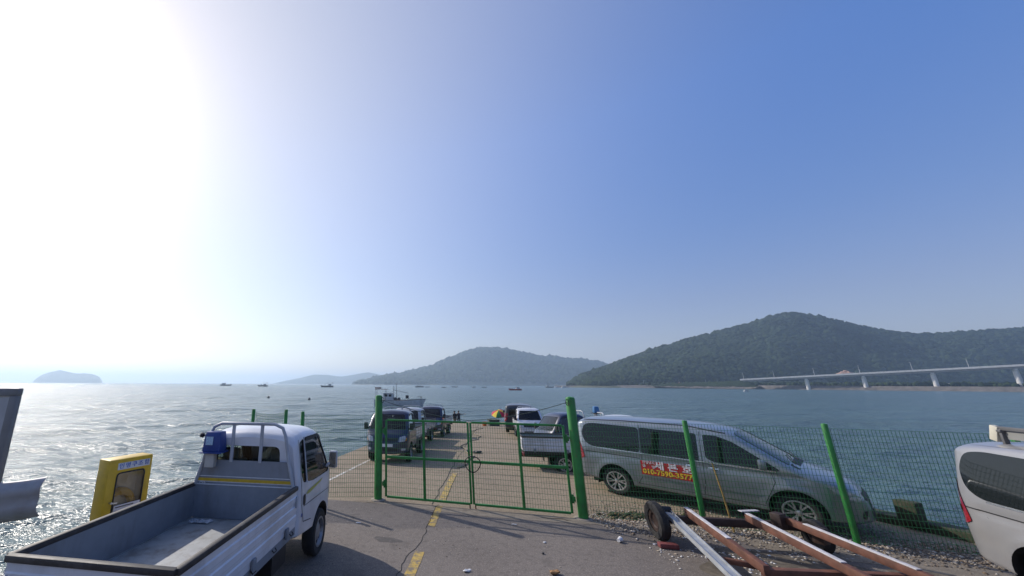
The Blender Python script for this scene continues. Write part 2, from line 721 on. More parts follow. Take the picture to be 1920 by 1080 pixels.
# long jagged crack beside the yellow line
pts = []
y = 5.2
x = 0.1
while y < 9.3:
    pts.append((-0.05 + (y - 5.2) * 0.29 + rng.uniform(-0.03, 0.03) + (0.10 if y > 6.8 else 0), y))
    y += rng.uniform(0.08, 0.22)
strip('crack', pts, 0.012, CRK, yard, ragged=0.5)
pts = [(-0.05 + (y - 5.2) * 0.282 + rng.uniform(-0.04, 0.04), y) for y in np.arange(9.3, 42, 0.4)]
strip('joint', pts, 0.016, CRK, pier, lift=0.002, ragged=0.4)
for y in (13.5, 19, 25, 31, 37):
    strip('joint', [(edge_left(y) + 0.1, y - 0.0), (edge_right(y) - 0.1, y - 2.6)], 0.02, CRK, pier, lift=0.003, ragged=0.3)


def blob_sheet(name, c, rx, ry, mat, parent, rot=0.0, lift=0.002, z=0.0, n_=40, rough=0.25, seed=1):
    r_ = random.Random(seed)
    ph = [r_.uniform(0, 6.28) for _ in range(6)]
    ring = []
    for i in range(n_):
        t = 2 * math.pi * i / n_
        k = 1 + rough * sum(math.sin((j + 2) * t + ph[j]) / (j + 2) for j in range(6))
        x, y = rx * k * math.cos(t), ry * k * math.sin(t)
        ring.append((c[0] + x * math.cos(rot) - y * math.sin(rot), c[1] + x * math.sin(rot) + y * math.cos(rot), z + lift))
    mb = MB()
    mb.add(ring + [(c[0], c[1], z + lift)], [(i, (i + 1) % n_, n_) for i in range(n_)])
    return mb.build(name, mat, parent, normals=False)


STAIN = pm('oil_stain', (0.075, 0.064, 0.056), 0.7, var=0.25, scale=14, dirt=(0.12, 0.105, 0.095), dirt_amt=0.9, dirt_scale=10)
p0 = gnd(726, 1012)
blob_sheet('oil_stain', (p0.x, p0.y), 0.22, 0.12, STAIN, yard, rot=-0.3, seed=4)

# --- hills
def ridge_world(pts, depth_fn):
    out = []
    for u, v in pts:
        p = at(u, v, depth_fn(u))
        out.append(p)
    return out


def hill_mesh(name, ridge, front, back, mat, ncol=160, nrow=60, bump=8.0, base=WATER_Z - 1, seed=1, fscale=60.0, power=0.8):
    """ridge: world points along the crest; front/back: horizontal run of the slopes toward and away from the bay."""
    cum = [0]
    for a_, b_ in zip(ridge, ridge[1:]):
        cum.append(cum[-1] + (b_.xy - a_.xy).length)
    s = np.linspace(0, cum[-1], ncol)
    px = np.interp(s, cum, [p.x for p in ridge])
    py = np.interp(s, cum, [p.y for p in ridge])
    pz = np.interp(s, cum, [p.z for p in ridge])
    ker = np.array([1, 2, 3, 2, 1]) / 9.0
    pz = np.convolve(np.pad(pz, 2, 'edge'), ker, 'valid')
    dist = np.hypot(px, py)
    t = np.concatenate([np.linspace(-1, 0, nrow), np.linspace(0, 1, nrow // 3)[1:]])
    T, S = np.meshgrid(t, np.arange(ncol), indexing='ij')
    run = np.where(T < 0, front, back)
    DX, DY = px / dist, py / dist
    Xh = px[S] + DX[S] * T * run
    Yh = py[S] + DY[S] * T * run
    prof = (1 - np.abs(T)) ** power
    Zh = base + (pz[S] - base) * prof
    nz_ = fbm(Xh / fscale, Yh / fscale, 4, seed)
    env = np.clip((1 - np.abs(T)) * 3, 0, 1) * np.clip(np.abs(T) * 3, 0.15, 1)
    Zh = Zh + nz_ * bump * env * np.clip((pz[S] - base) / 60, 0.1, 1)
    return grid_mesh(name, Xh, Yh, Zh, mat), (Xh, Yh, Zh, T)


def forest_mat(name, dark, light):
    m, n, l, b = material(name)
    g = n.new('ShaderNodeNewGeometry')
    tc = n.new('ShaderNodeTexCoord')
    z = n.new('ShaderNodeTexNoise')
    z.inputs['Scale'].default_value = 0.02
    z.inputs['Detail'].default_value = 6
    l.new(tc.outputs['Object'], z.inputs['Vector'])
    ad = n.new('ShaderNodeMath')
    ad.operation = 'MULTIPLY_ADD'
    ad.inputs[1].default_value = 0.55
    l.new(g.outputs['Random Per Island'], ad.inputs[0])
    sb = n.new('ShaderNodeMath')
    sb.operation = 'SUBTRACT'
    sb.inputs[1].default_value = 0.28
    l.new(z.outputs['Fac'], sb.inputs[0])
    l.new(sb.outputs[0], ad.inputs[2])
    x = n.new('ShaderNodeMix')
    x.data_type = 'RGBA'
    x.inputs['A'].default_value = (*dark, 1)
    x.inputs['B'].default_value = (*light, 1)
    l.new(ad.outputs[0], x.inputs['Factor'])
    l.new(x.outputs['Result'], b.inputs['Base Color'])
    b.inputs['Roughness'].default_value = 0.9
    b.inputs['Specular IOR Level'].default_value = 0.1
    bp = n.new('ShaderNodeBump')
    bp.inputs['Strength'].default_value = 1.0
    bp.inputs['Distance'].default_value = 1.5
    z2 = n.new('ShaderNodeTexNoise')
    z2.inputs['Scale'].default_value = 0.35
    z2.inputs['Detail'].default_value = 4
    l.new(tc.outputs['Object'], z2.inputs['Vector'])
    l.new(z2.outputs['Fac'], bp.inputs['Height'])
    l.new(bp.outputs['Normal'], b.inputs['Normal'])
    return m


FOREST = forest_mat('hill_forest', (0.007, 0.014, 0.009), (0.042, 0.064, 0.026))
SOIL = pm('hill_soil', (0.10, 0.10, 0.05), 0.95, var=0.3, scale=0.05)


def canopy(name, field, count, rmin, rmax, mat, seed=3, sub=1, tmin=-0.97):
    """Thousands of crown-sized clumps over a hill, one mesh."""
    Xh, Yh, Zh, T = field
    r_ = np.random.default_rng(seed)
    bm = bmesh.new()
    bmesh.ops.create_icosphere(bm, subdivisions=sub, radius=1)
    bv = np.array([v_.co[:] for v_ in bm.verts])
    bf = np.array([[v_.index for v_ in f_.verts] for f_ in bm.faces])
    bm.free()
    ny, nx = Xh.shape
    good = np.where((T[:, 0] > tmin) & (T[:, 0] < 0.25))[0]
    i = r_.integers(good[0], good[-1], count)
    j = r_.integers(0, nx - 1, count)
    fi, fj = r_.random(count), r_.random(count)

    def samp(F):
        return (F[i, j] * (1 - fi) * (1 - fj) + F[i + 1, j] * fi * (1 - fj) + F[i, j + 1] * (1 - fi) * fj + F[i + 1, j + 1] * fi * fj)
    cx, cyy, cz = samp(Xh), samp(Yh), samp(Zh)
    keep = cz > WATER_Z + 4
    cx, cyy, cz = cx[keep], cyy[keep], cz[keep]
    k = len(cx)
    rad_ = r_.uniform(rmin, rmax, k) * (0.75 + 0.5 * r_.random(k))
    jit = 1 + r_.uniform(-0.28, 0.28, (k, len(bv)))
    V = bv[None] * jit[..., None] * rad_[:, None, None]
    V[..., 2] *= r_.uniform(0.75, 1.15, k)[:, None]
    V += np.stack([cx, cyy, cz + rad_ * 0.25], -1)[:, None, :]
    F_ = (bf[None] + (np.arange(k) * len(bv))[:, None, None]).reshape(-1, 3)
    V = V.reshape(-1, 3)
    me = bpy.data.meshes.new(name)
    me.vertices.add(len(V))
    me.vertices.foreach_set('co', V.ravel())
    me.loops.add(F_.size)
    me.loops.foreach_set('vertex_index', F_.ravel())
    me.polygons.add(len(F_))
    me.polygons.foreach_set('loop_start', np.arange(0, F_.size, 3))
    me.polygons.foreach_set('use_smooth', np.ones(len(F_), bool))
    me.update(calc_edges=True)
    me.materials.append(mat)
    return link(name, me)


HR = [(1066, 724), (1085, 712), (1105, 702), (1160, 682), (1230, 657), (1300, 637), (1370, 620), (1420, 606), (1452, 594), (1490, 590), (1540, 597),
      (1600, 613), (1660, 625), (1720, 631), (1760, 631), (1830, 625), (1900, 621), (2000, 612), (2150, 605), (2400, 640)]
ridge = ridge_world([(u, v - 2) for u, v in HR], lambda u: 1150 - 120 * (u - 1066) / 900)
hill_r, fld = hill_mesh('wooded_hill', ridge, 430, 300, SOIL, ncol=260, nrow=70, bump=26, seed=5, fscale=110)
tag(hill_r, kind='structure')
tag(canopy('hill_trees', fld, 40000, 2.6, 6.8, FOREST, seed=8), 'dense dark green woodland covering the near hill behind the bridge', 'woodland', kind='stuff')

HM = [(600, 727), (640, 724), (700, 714), (740, 705), (790, 694), (830, 679), (860, 666), (890, 656), (915, 654), (960, 657), (1000, 668), (1060, 673),
      (1100, 676), (1130, 683), (1200, 700), (1320, 722)]
ridge = ridge_world(HM, lambda u: 3000)
hill_m, fld = hill_mesh('distant_hill', ridge, 700, 400, SOIL, ncol=240, nrow=50, bump=40, seed=15, fscale=220)
tag(hill_m, kind='structure')
tag(canopy('distant_hill_trees', fld, 9000, 9, 20, FOREST, seed=18), 'hazy blue woodland on the hill across the bay', 'woodland', kind='stuff')

HF = [(500, 722), (530, 715), (560, 709), (590, 702), (615, 703), (640, 706), (665, 702), (690, 698), (720, 704), (760, 712), (820, 720)]
ridge = ridge_world(HF, lambda u: 5600)
hill_f, fld = hill_mesh('far_ridge', ridge, 900, 500, FOREST, ncol=160, nrow=30, bump=50, seed=25, fscale=300)
tag(hill_f, kind='structure')
HI = [(62, 715), (70, 708), (80, 702), (96, 697), (112, 694), (126, 697), (140, 700), (158, 700), (176, 702), (186, 706), (192, 715)]
ridge = ridge_world(HI, lambda u: 4300)
isl, fld = hill_mesh('island', ridge, 160, 160, FOREST, ncol=120, nrow=24, bump=26, seed=35, fscale=90, power=0.45)
tag(isl, kind='structure')

# --- haze: the air over the bay
m = bpy.data.materials.new('haze_air')
m.use_nodes = True
n, l = m.node_tree.nodes, m.node_tree.links
n.clear()
out = n.new('ShaderNodeOutputMaterial')
pv = n.new('ShaderNodeVolumePrincipled')
pv.inputs['Color'].default_value = (0.66, 0.82, 1.0, 1)
pv.inputs['Density'].default_value = 0.00023
pv.inputs['Anisotropy'].default_value = 0.45
l.new(pv.outputs['Volume'], out.inputs['Volume'])
mb = MB()
mb.box((0, 7500, 143), (40000, 18000, 300))
haze = mb.build('haze', m)
tag(haze, kind='stuff')

# ------------------------------------------------------------------ vehicle materials
PAINT_SILVER = pm('silver_paint', (0.25, 0.285, 0.315), 0.32, metal=0.55, var=0.04, coat=0.6, dirt=(0.20, 0.18, 0.15), dirt_amt=0.35, dirt_scale=1.6, rvar=0.05)
PAINT_PALE = pm('pale_silver_paint', (0.33, 0.328, 0.338), 0.3, metal=0.35, var=0.03, coat=0.6, dirt=(0.4, 0.37, 0.34), dirt_amt=0.3, dirt_scale=1.3, rvar=0.05)
PAINT_WHITE = pm('white_paint', (0.60, 0.62, 0.66), 0.3, metal=0.0, var=0.05, coat=0.4, dirt=(0.34, 0.32, 0.30), dirt_amt=0.55, dirt_scale=1.8, rvar=0.05, streak=2.5)
PAINT_NAVY = pm('navy_paint', (0.010, 0.020, 0.058), 0.3, metal=0.15, var=0.08, coat=0.6, dirt=(0.12, 0.11, 0.10), dirt_amt=0.35, dirt_scale=1.6, rvar=0.05)
PAINT_STEEL = pm('grey_silver_paint', (0.36, 0.38, 0.40), 0.35, metal=0.3, var=0.05, coat=0.5, dirt=(0.22, 0.2, 0.18), dirt_amt=0.35, rvar=0.05)
PAINT_DARK = pm('charcoal_paint', (0.03, 0.034, 0.042), 0.3, metal=0.2, var=0.08, coat=0.6, rvar=0.05)
BED_GREY = pm('bed_grey_steel', (0.20, 0.22, 0.25), 0.55, var=0.07, scale=9, dirt=(0.13, 0.12, 0.115), dirt_amt=0.5, dirt_scale=3, streak=3)
BED_FLOOR = pm('scuffed_bed_floor', (0.36, 0.37, 0.36), 0.6, var=0.10, scale=7, dirt=(0.19, 0.165, 0.14), dirt_amt=0.75, dirt_scale=4.5, dlo=0.5, dhi=0.66)
TRIM = pm('black_trim', (0.014, 0.014, 0.016), 0.55, var=0.2, scale=10)
RUBBER = pm('rubber_rail', (0.03, 0.027, 0.028), 0.6, var=0.25, scale=12, dirt=(0.10, 0.095, 0.09), dirt_amt=0.5, dirt_scale=5)
TYRE = pm('tyre_rubber', (0.014, 0.014, 0.015), 0.85, var=0.25, scale=12, bump=0.3, bscale=70, dirt=(0.07, 0.063, 0.055), dirt_amt=0.5)
ALLOY = pm('alloy_rim', (0.55, 0.54, 0.53), 0.35, metal=0.75, var=0.08, dirt=(0.12, 0.1, 0.085), dirt_amt=0.5, dirt_scale=7)
STEELRIM = pm('steel_rim', (0.30, 0.30, 0.31), 0.45, metal=0.5, var=0.1, dirt=(0.1, 0.085, 0.07), dirt_amt=0.6, dirt_scale=7)
CHROME = pm('bright_metal', (0.62, 0.62, 0.64), 0.22, metal=0.9, var=0.04)
PLASTIC = pm('grey_plastic', (0.10, 0.10, 0.105), 0.6, var=0.1)
LAMP = pm('lamp_lens', (0.38, 0.40, 0.43), 0.12, var=0.2, scale=30, coat=1.0)
AMBER = pm('amber_lens', (0.55, 0.20, 0.03), 0.15, var=0.1, coat=1.0)
REDLENS = pm('red_lens', (0.28, 0.012, 0.02), 0.15, var=0.25, scale=16, coat=1.0)
PLATE = pm('licence_plate', (0.62, 0.63, 0.6), 0.4, var=0.04)
SEATC = pm('seat_fabric', (0.16, 0.14, 0.12), 0.85, var=0.15)
CREAM = pm('cream_cover', (0.42, 0.36, 0.27), 0.85, var=0.15)
FRAMEC = pm('grey_tube_paint', (0.36, 0.385, 0.42), 0.45, var=0.06, dirt=(0.2, 0.19, 0.18), dirt_amt=0.4)


def glass_mat(name, tint, trans):
    m, n, l, b = material(name)
    n.remove(b)
    tr = n.new('ShaderNodeBsdfTransparent')
    tr.inputs['Color'].default_value = (*[t * trans for t in tint], 1)
    gl = n.new('ShaderNodeBsdfGlossy')
    gl.inputs['Roughness'].default_value = 0.03
    gl.inputs['Color'].default_value = (0.95, 0.97, 1, 1)
    fr = n.new('ShaderNodeFresnel')
    fr.inputs['IOR'].default_value = 1.5
    mx = n.new('ShaderNodeMixShader')
    l.new(fr.outputs['Fac'], mx.inputs['Fac'])
    l.new(tr.outputs['BSDF'], mx.inputs[1])
    l.new(gl.outputs['BSDF'], mx.inputs[2])
    l.new(mx.outputs['Shader'], n['Material Output'].inputs['Surface'])
    return m


GLASS = glass_mat('window_glass', (0.82, 0.92, 0.88), 0.55)
GLASS_DARK = glass_mat('tinted_window_glass', (0.8, 0.9, 0.95), 0.2)
m, n, l, b = material('tinted_glass')
b.inputs['Base Color'].default_value = (0.006, 0.009, 0.010, 1)
b.inputs['Roughness'].default_value = 0.04
b.inputs['IOR'].default_value = 1.5
TINT = m


# ------------------------------------------------------------------ body surfaces
class Body:
    """A closed body given by half-width(x, z); loft, patches on the surface and cut-outs."""

    def __init__(self, x0, x1, ztop, zbot, plan, tumble, rt=0.15, rb=0.07):
        self.x0, self.x1, self.ztop, self.zbot, self.plan, self.tumble, self.rt, self.rb = x0, x1, ztop, zbot, plan, tumble, rt, rb

    def w(self, x, z):
        zt, zb = self.ztop(x), self.zbot(x)
        if z >= zt or z <= zb:
            return 0.0
        h = zt - zb
        rt, rb = min(self.rt, h * 0.45), min(self.rb, h * 0.3)
        k = 1.0
        if z > zt - rt:
            s = (z - (zt - rt)) / rt
            k *= max(0.0, 1 - s ** 2.2) ** (1 / 2.8)
        if z < zb + rb:
            s = ((zb + rb) - z) / rb
            k *= max(0.0, 1 - s ** 2) ** 0.5 * 0.25 + 0.75
        return self.plan(x) * self.tumble(x, z) * k

    def loft(self, nx=70, nz=40, shrink=0.0, zfloor=None):
        """Returns verts and faces of the closed skin."""
        ts = [0.5 - 0.5 * math.cos(math.pi * i / (nx - 1)) for i in range(nx)]
        ts = [0.55 * t + 0.45 * i / (nx - 1) for i, t in enumerate(ts)]
        vs_, fs = [], []
        rows = []
        for t in ts:
            x = self.x0 + (self.x1 - self.x0) * t
            x = min(max(x, self.x0 + 1e-4), self.x1 - 1e-4)
            zt, zb = self.ztop(x), self.zbot(x)
            xx = x
            if shrink:
                xx = min(max(x, self.x0 + shrink), self.x1 - shrink)
                zt, zb = self.ztop(xx), self.zbot(xx)
            ring = []
            for j in range(nz):
                q = j / (nz - 1)
                q = 0.5 * q + 0.5 * (0.5 - 0.5 * math.cos(math.pi * q))
                z = zb + (zt - zb) * q
                ring.append((self.w(xx, min(max(z, zb + 1e-4), zt - 1e-4)), z))
            if shrink:
                lo = max(zfloor, zb + shrink)
                hi = zt - shrink * 1.3
                if hi < lo + 0.02:
                    hi = lo + 0.02
                ring2 = []
                for j in range(nz):
                    q = j / (nz - 1)
                    z = lo + (hi - lo) * q
                    y = max(0.02, self.w(xx, min(z + shrink * 0.3, zt - 1e-3)) - shrink)
                    if j in (0, nz - 1):
                        y *= 0.9
                    ring2.append((y, z))
                ring = ring2
            rows.append((xx, ring))
        k = 2 * nz
        for xx, ring in rows:
            vs_ += [(xx, y, z) for y, z in ring] + [(xx, -y, z) for y, z in ring[::-1]]
        for i in range(len(rows) - 1):
            for j in range(k):
                a_, b_ = i * k + j, i * k + (j + 1) % k
                fs.append((a_, b_, b_ + k, a_ + k))
        fs.append(list(range(k))[::-1])
        fs.append(list(range((len(rows) - 1) * k, len(rows) * k)))
        return vs_, fs

    def side_y(self, x, z):
        return self.w(x, z)

    def front_x(self, y, z, lo=None):
        a_, b_ = (lo if lo is not None else (self.x0 + self.x1) / 2), self.x1
        for _ in range(40):
            m_ = (a_ + b_) / 2
            if self.w(m_, z) > abs(y):
                a_ = m_
            else:
                b_ = m_
        return a_

    def back_x(self, y, z):
        a_, b_ = (self.x0 + self.x1) / 2, self.x0
        for _ in range(40):
            m_ = (a_ + b_) / 2
            if self.w(m_, z) > abs(y):
                a_ = m_
            else:
                b_ = m_
        return a_

    def top_z(self, x, y):
        a_, b_ = self.ztop(x) - self.rt, self.ztop(x)
        for _ in range(30):
            m_ = (a_ + b_) / 2
            if self.w(x, m_) > abs(y):
                a_ = m_
            else:
                b_ = m_
        return a_


def round_poly(poly, r, n=4):
    out = []
    k = len(poly)
    for i in range(k):
        p = Vector(poly[i])
        a_, b_ = Vector(poly[i - 1]), Vector(poly[(i + 1) % k])
        ra = min(r, (a_ - p).length * 0.45)
        rb = min(r, (b_ - p).length * 0.45)
        p0, p1 = p + (a_ - p).normalized() * ra, p + (b_ - p).normalized() * rb
        for j in range(n + 1):
            t = j / n
            out.append(tuple((1 - t) ** 2 * p0 + 2 * t * (1 - t) * p + t * t * p1))
    return out


def patch(name, poly, fn, mat, parent, cuts=2, thick=0.0):
    """Fills a polygon, subdivides it and maps each (a, b) with fn to the body's surface."""
    bm = bmesh.new()
    vs_ = [bm.verts.new((p[0], p[1], 0)) for p in poly]
    f = bm.faces.new(vs_)
    bmesh.ops.triangulate(bm, faces=[f])
    for _ in range(cuts):
        es = [e for e in bm.edges if e.calc_length() > 0.09]
        if not es:
            break
        bmesh.ops.subdivide_edges(bm, edges=es, cuts=1, use_grid_fill=False)
        bmesh.ops.triangulate(bm, faces=bm.faces)
    for v_ in bm.verts:
        v_.co = fn(v_.co.x, v_.co.y)
    me = bpy.data.meshes.new(name)
    bm.to_mesh(me)
    bm.free()
    me.materials.append(mat)
    o = link(name, me, parent)
    finish(o, 60)
    return o


def boolean_cut(o, cutters):
    """Cuts closed meshes out of o and removes the cutters."""
    for c in cutters:
        md = o.modifiers.new('cut', 'BOOLEAN')
        md.operation = 'DIFFERENCE'
        md.object = c
        md.solver = 'EXACT'
        md.material_mode = 'TRANSFER'
    dg = bpy.context.evaluated_depsgraph_get()
    me = bpy.data.meshes.new_from_object(o.evaluated_get(dg))
    o.modifiers.clear()
    old = o.data
    o.data = me
    for c in cutters:
        bpy.data.objects.remove(c)
    finish(o, 32)
    return o


def make_wheel(parent, c, side, r=0.33, wdt=0.2, rim_r=0.21, style='spoke', spokes=6, rimmat=None):
    """side: +1 or -1, the outward direction along the vehicle's y."""
    w_ = thing_part('wheel', parent, c)
    rimmat = rimmat or ALLOY
    mb = MB()
    hw = wdt / 2
    prof = [(rim_r, -hw * 0.9), (rim_r + 0.02, -hw), (r - 0.03, -hw), (r - 0.008, -hw * 0.8), (r, -hw * 0.45), (r, hw * 0.45), (r - 0.008, hw * 0.8),
            (r - 0.03, hw), (rim_r + 0.02, hw), (rim_r, hw * 0.9)]
    mb.lathe(prof, (0, 0, 0), (0, side, 0), n=36)
    mb.build('tyre', TYRE, w_, sharp=40)
    mb = MB()
    if style == 'spoke':
        mb.lathe([(rim_r, -hw * 0.8), (rim_r - 0.012, -hw * 0.5), (rim_r - 0.018, hw * 0.6), (rim_r - 0.012, hw * 0.86), (rim_r + 0.008, hw * 0.93), (rim_r + 0.012, hw * 0.98), (rim_r - 0.012, hw * 0.99), (rim_r - 0.026, hw * 0.7)], (0, 0, 0), (0, side, 0), n=36)
        mb.lathe([(0.0, hw * 0.86), (0.03, hw * 0.86), (0.05, hw * 0.8), (0.06, hw * 0.55), (0.06, hw * 0.3)], (0, 0, 0), (0, side, 0), n=18)
        for k in range(spokes):
            for dt in (-0.16, 0.16):
                t0 = 2 * math.pi * k / spokes
                t1 = t0 + dt * 1.25
                p0 = (0.045 * math.cos(t0), side * hw * 0.68, 0.045 * math.sin(t0))
                p1 = ((rim_r - 0.012) * math.cos(t1), side * hw * 0.8, (rim_r - 0.012) * math.sin(t1))
                mb.beam(p0, p1, 0.026, 0.022, up=(0, side, 0))
        mb.build('rim', rimmat, w_, sharp=35)
        mb = MB()
        mb.lathe([(0.0, hw * 0.25), (0.10, hw * 0.25), (rim_r - 0.02, hw * 0.15)], (0, 0, 0), (0, side, 0), n=24)
        mb.build('brake_disc', TRIM, w_)
    else:
        mb.lathe([(rim_r, -hw * 0.8), (rim_r - 0.012, hw * 0.6), (rim_r + 0.01, hw * 0.95), (rim_r - 0.012, hw * 0.97), (rim_r - 0.025, hw * 0.55), (rim_r * 0.82, hw * 0.35), (rim_r * 0.6, hw * 0.55), (rim_r * 0.42, hw * 0.75), (rim_r * 0.3, hw * 0.78), (0.0, hw * 0.78)], (0, 0, 0), (0, side, 0), n=36)
        mb.build('rim', rimmat, w_, sharp=35)
        mb = MB()
        for k in range(spokes):
            t = 2 * math.pi * k / spokes
            cx_, cz_ = rim_r * 0.66 * math.cos(t), rim_r * 0.66 * math.sin(t)
            mb.cyl((cx_, side * hw * 0.3, cz_), (cx_, side * hw * 0.56, cz_), rim_r * 0.16, n=10)
        mb.build('rim_hole', TRIM, w_)
    return w_


def thing_part(name, parent, loc):
    o = bpy.data.objects.new(name, None)
    COL.objects.link(o)
    o.empty_display_size = 0.1
    o.parent = parent
    o.location = loc
    return o


# ------------------------------------------------------------------ small truck (cab-over, dropside bed)
cab_top = smooth_knots([(0, 1.84), (0.05, 1.90), (0.2, 1.95), (0.5, 1.97), (0.85, 1.95), (1.0, 1.90), (1.1, 1.80), (1.3, 1.53), (1.5, 1.26), (1.58, 1.16), (1.68, 1.05), (1.76, 0.85), (1.80, 0.62)])
cab_bot = smooth_knots([(0, 0.55), (0.5, 0.48), (1.3, 0.40), (1.8, 0.34)])


def cab_plan(x):
    k = 1.0
    if x > 1.2:
        s = (x - 1.2) / 0.605
        k = max(0, 1 - s ** 3.6) ** (1 / 2.9)
    if x < 0.08:
        s = (0.08 - x) / 0.08
        k *= 1 - 0.06 * s * s
    return 0.80 * k


def cab_tumble(x, z):
    k = 1.0
    if z > 1.12:
        k -= 0.155 * ((z - 1.12) / 0.85) ** 1.15
    if 0.7 < z < 1.12:
        k += 0.006 * math.sin((z - 0.7) / 0.42 * math.pi)
    if z < 0.7:
        k -= 0.03 * ((0.7 - z) / 0.3) ** 1.5
    return k


CABB = Body(0, 1.8, cab_top, cab_bot, cab_plan, cab_tumble, rt=0.16, rb=0.06)
FW_X = 1.04          # front wheel
RIM_T = 0.20


def temp_mesh(mb, mat):
    return mb.build('cutter', mat)


DOOR_WIN = round_poly([(0.36, 1.20), (0.62, 1.165), (1.34, 1.15), (1.40, 1.19), (1.03, 1.735), (0.92, 1.80), (0.36, 1.81)], 0.05)
QUARTER_WIN = round_poly([(0.14, 1.33), (0.20, 1.22), (0.31, 1.205), (0.31, 1.80), (0.14, 1.76)], 0.04)
REAR_WIN = round_poly([(-0.50, 1.33), (0.50, 1.33), (0.48, 1.72), (-0.48, 1.72)], 0.09)
FRONT_WIN = round_poly([(-0.69, 1.22), (0.69, 1.22), (0.57, 1.78), (-0.57, 1.78)], 0.07)


def make_cab_shell(name, paint, parent):
    mb = MB()
    mb.cur = 0
    mb.add(*CABB.loft(56, 34))
    o = mb.build(name, [paint, TRIM], parent)
    # hollow: an inner skin, then the openings
    inner = MB()
    inner.add(*CABB.loft(40, 20, shrink=0.05, zfloor=0.82))
    cutters = [temp_mesh(inner, TRIM)]
    for sgn in (1,):
        c = MB()
        c.prism(DOOR_WIN, (0, 3, 0), (0, -1.5, 0))
        cutters.append(temp_mesh(c, TRIM))
        c = MB()
        c.prism(QUARTER_WIN, (0, 3, 0), (0, -1.5, 0))
        cutters.append(temp_mesh(c, TRIM))
    c = MB()
    c.prism(REAR_WIN, (0.45, 0, 0), (-0.2, 0, 0), ux=(0, 1, 0))
    cutters.append(temp_mesh(c, TRIM))
    c = MB()
    c.prism(FRONT_WIN, (1.4, 0, 0), (0.75, 0, 0), ux=(0, 1, 0))
    cutters.append(temp_mesh(c, TRIM))
    for sg in (-1, 1):
        c = MB()
        c.cyl((FW_X, sg * 0.5, 0.36), (FW_X, sg * 1.2, 0.36), 0.395, n=40)
        cutters.append(temp_mesh(c, TRIM))
    boolean_cut(o, cutters)
    return o


def side_fn(body, sg, off):
    return lambda x, z: Vector((x, sg * (body.side_y(x, z) + off), z))


def front_fn(body, off, lo=None):
    return lambda y, z: Vector((body.front_x(y, z, lo) + off, y, z))


def back_fn(body, off):
    return lambda y, z: Vector((body.back_x(y, z) - off, y, z))


def line_poly(pts, w):
    """A thin ribbon polygon along an open 2-D polyline."""
    L, Q = [], []
    for i, p in enumerate(pts):
        a_, b_ = Vector(pts[max(i - 1, 0)]), Vector(pts[min(i + 1, len(pts) - 1)])
        d = (b_ - a_).normalized()
        nrm = Vector((-d.y, d.x)) * w / 2
        L.append(tuple(Vector(p) + nrm))
        Q.append(tuple(Vector(p) - nrm))
    return L, Q


def ribbon(name, pts, w, fn, mat, parent):
    fine = []
    for a_, b_ in zip(pts, pts[1:]):
        k = max(1, int((Vector(b_) - Vector(a_)).length / 0.06))
        fine += [tuple(Vector(a_).lerp(Vector(b_), i / k)) for i in range(k)]
    fine.append(pts[-1])
    L, Q = line_poly(fine, w)
    mb = MB()
    k = len(fine)
    mb.add([fn(*p) for p in L] + [fn(*p) for p in Q], [(i, i + 1, k + i + 1, k + i) for i in range(k - 1)])
    return mb.build(name, mat, parent)


BED_Z = 0.78
BED_H = 0.40
BED_W = 1.56


def bed_wall(mb, p0, p1, z0, h, t, ribs=3):
    """A dropside: flat inner face, outer face pressed with ribs. p0->p1 along the wall, outward to the right of travel."""
    p0, p1 = Vector(p0), Vector(p1)
    d = (p1 - p0).normalized()
    o = Vector((d.y, -d.x, 0))
    prof = [(0, 0), (t, 0), (t, 0.05)]
    step = (h - 0.1) / ribs
    for k in range(ribs):
        zz = 0.05 + k * step
        prof += [(t, zz + step * 0.15), (t + 0.012, zz + step * 0.25), (t + 0.012, zz + step * 0.75), (t, zz + step * 0.85)]
    prof += [(t, h), (0, h)]
    mb.prism(prof, p1 - p0, (p0.x, p0.y, z0), ux=o, uy=(0, 0, 1))


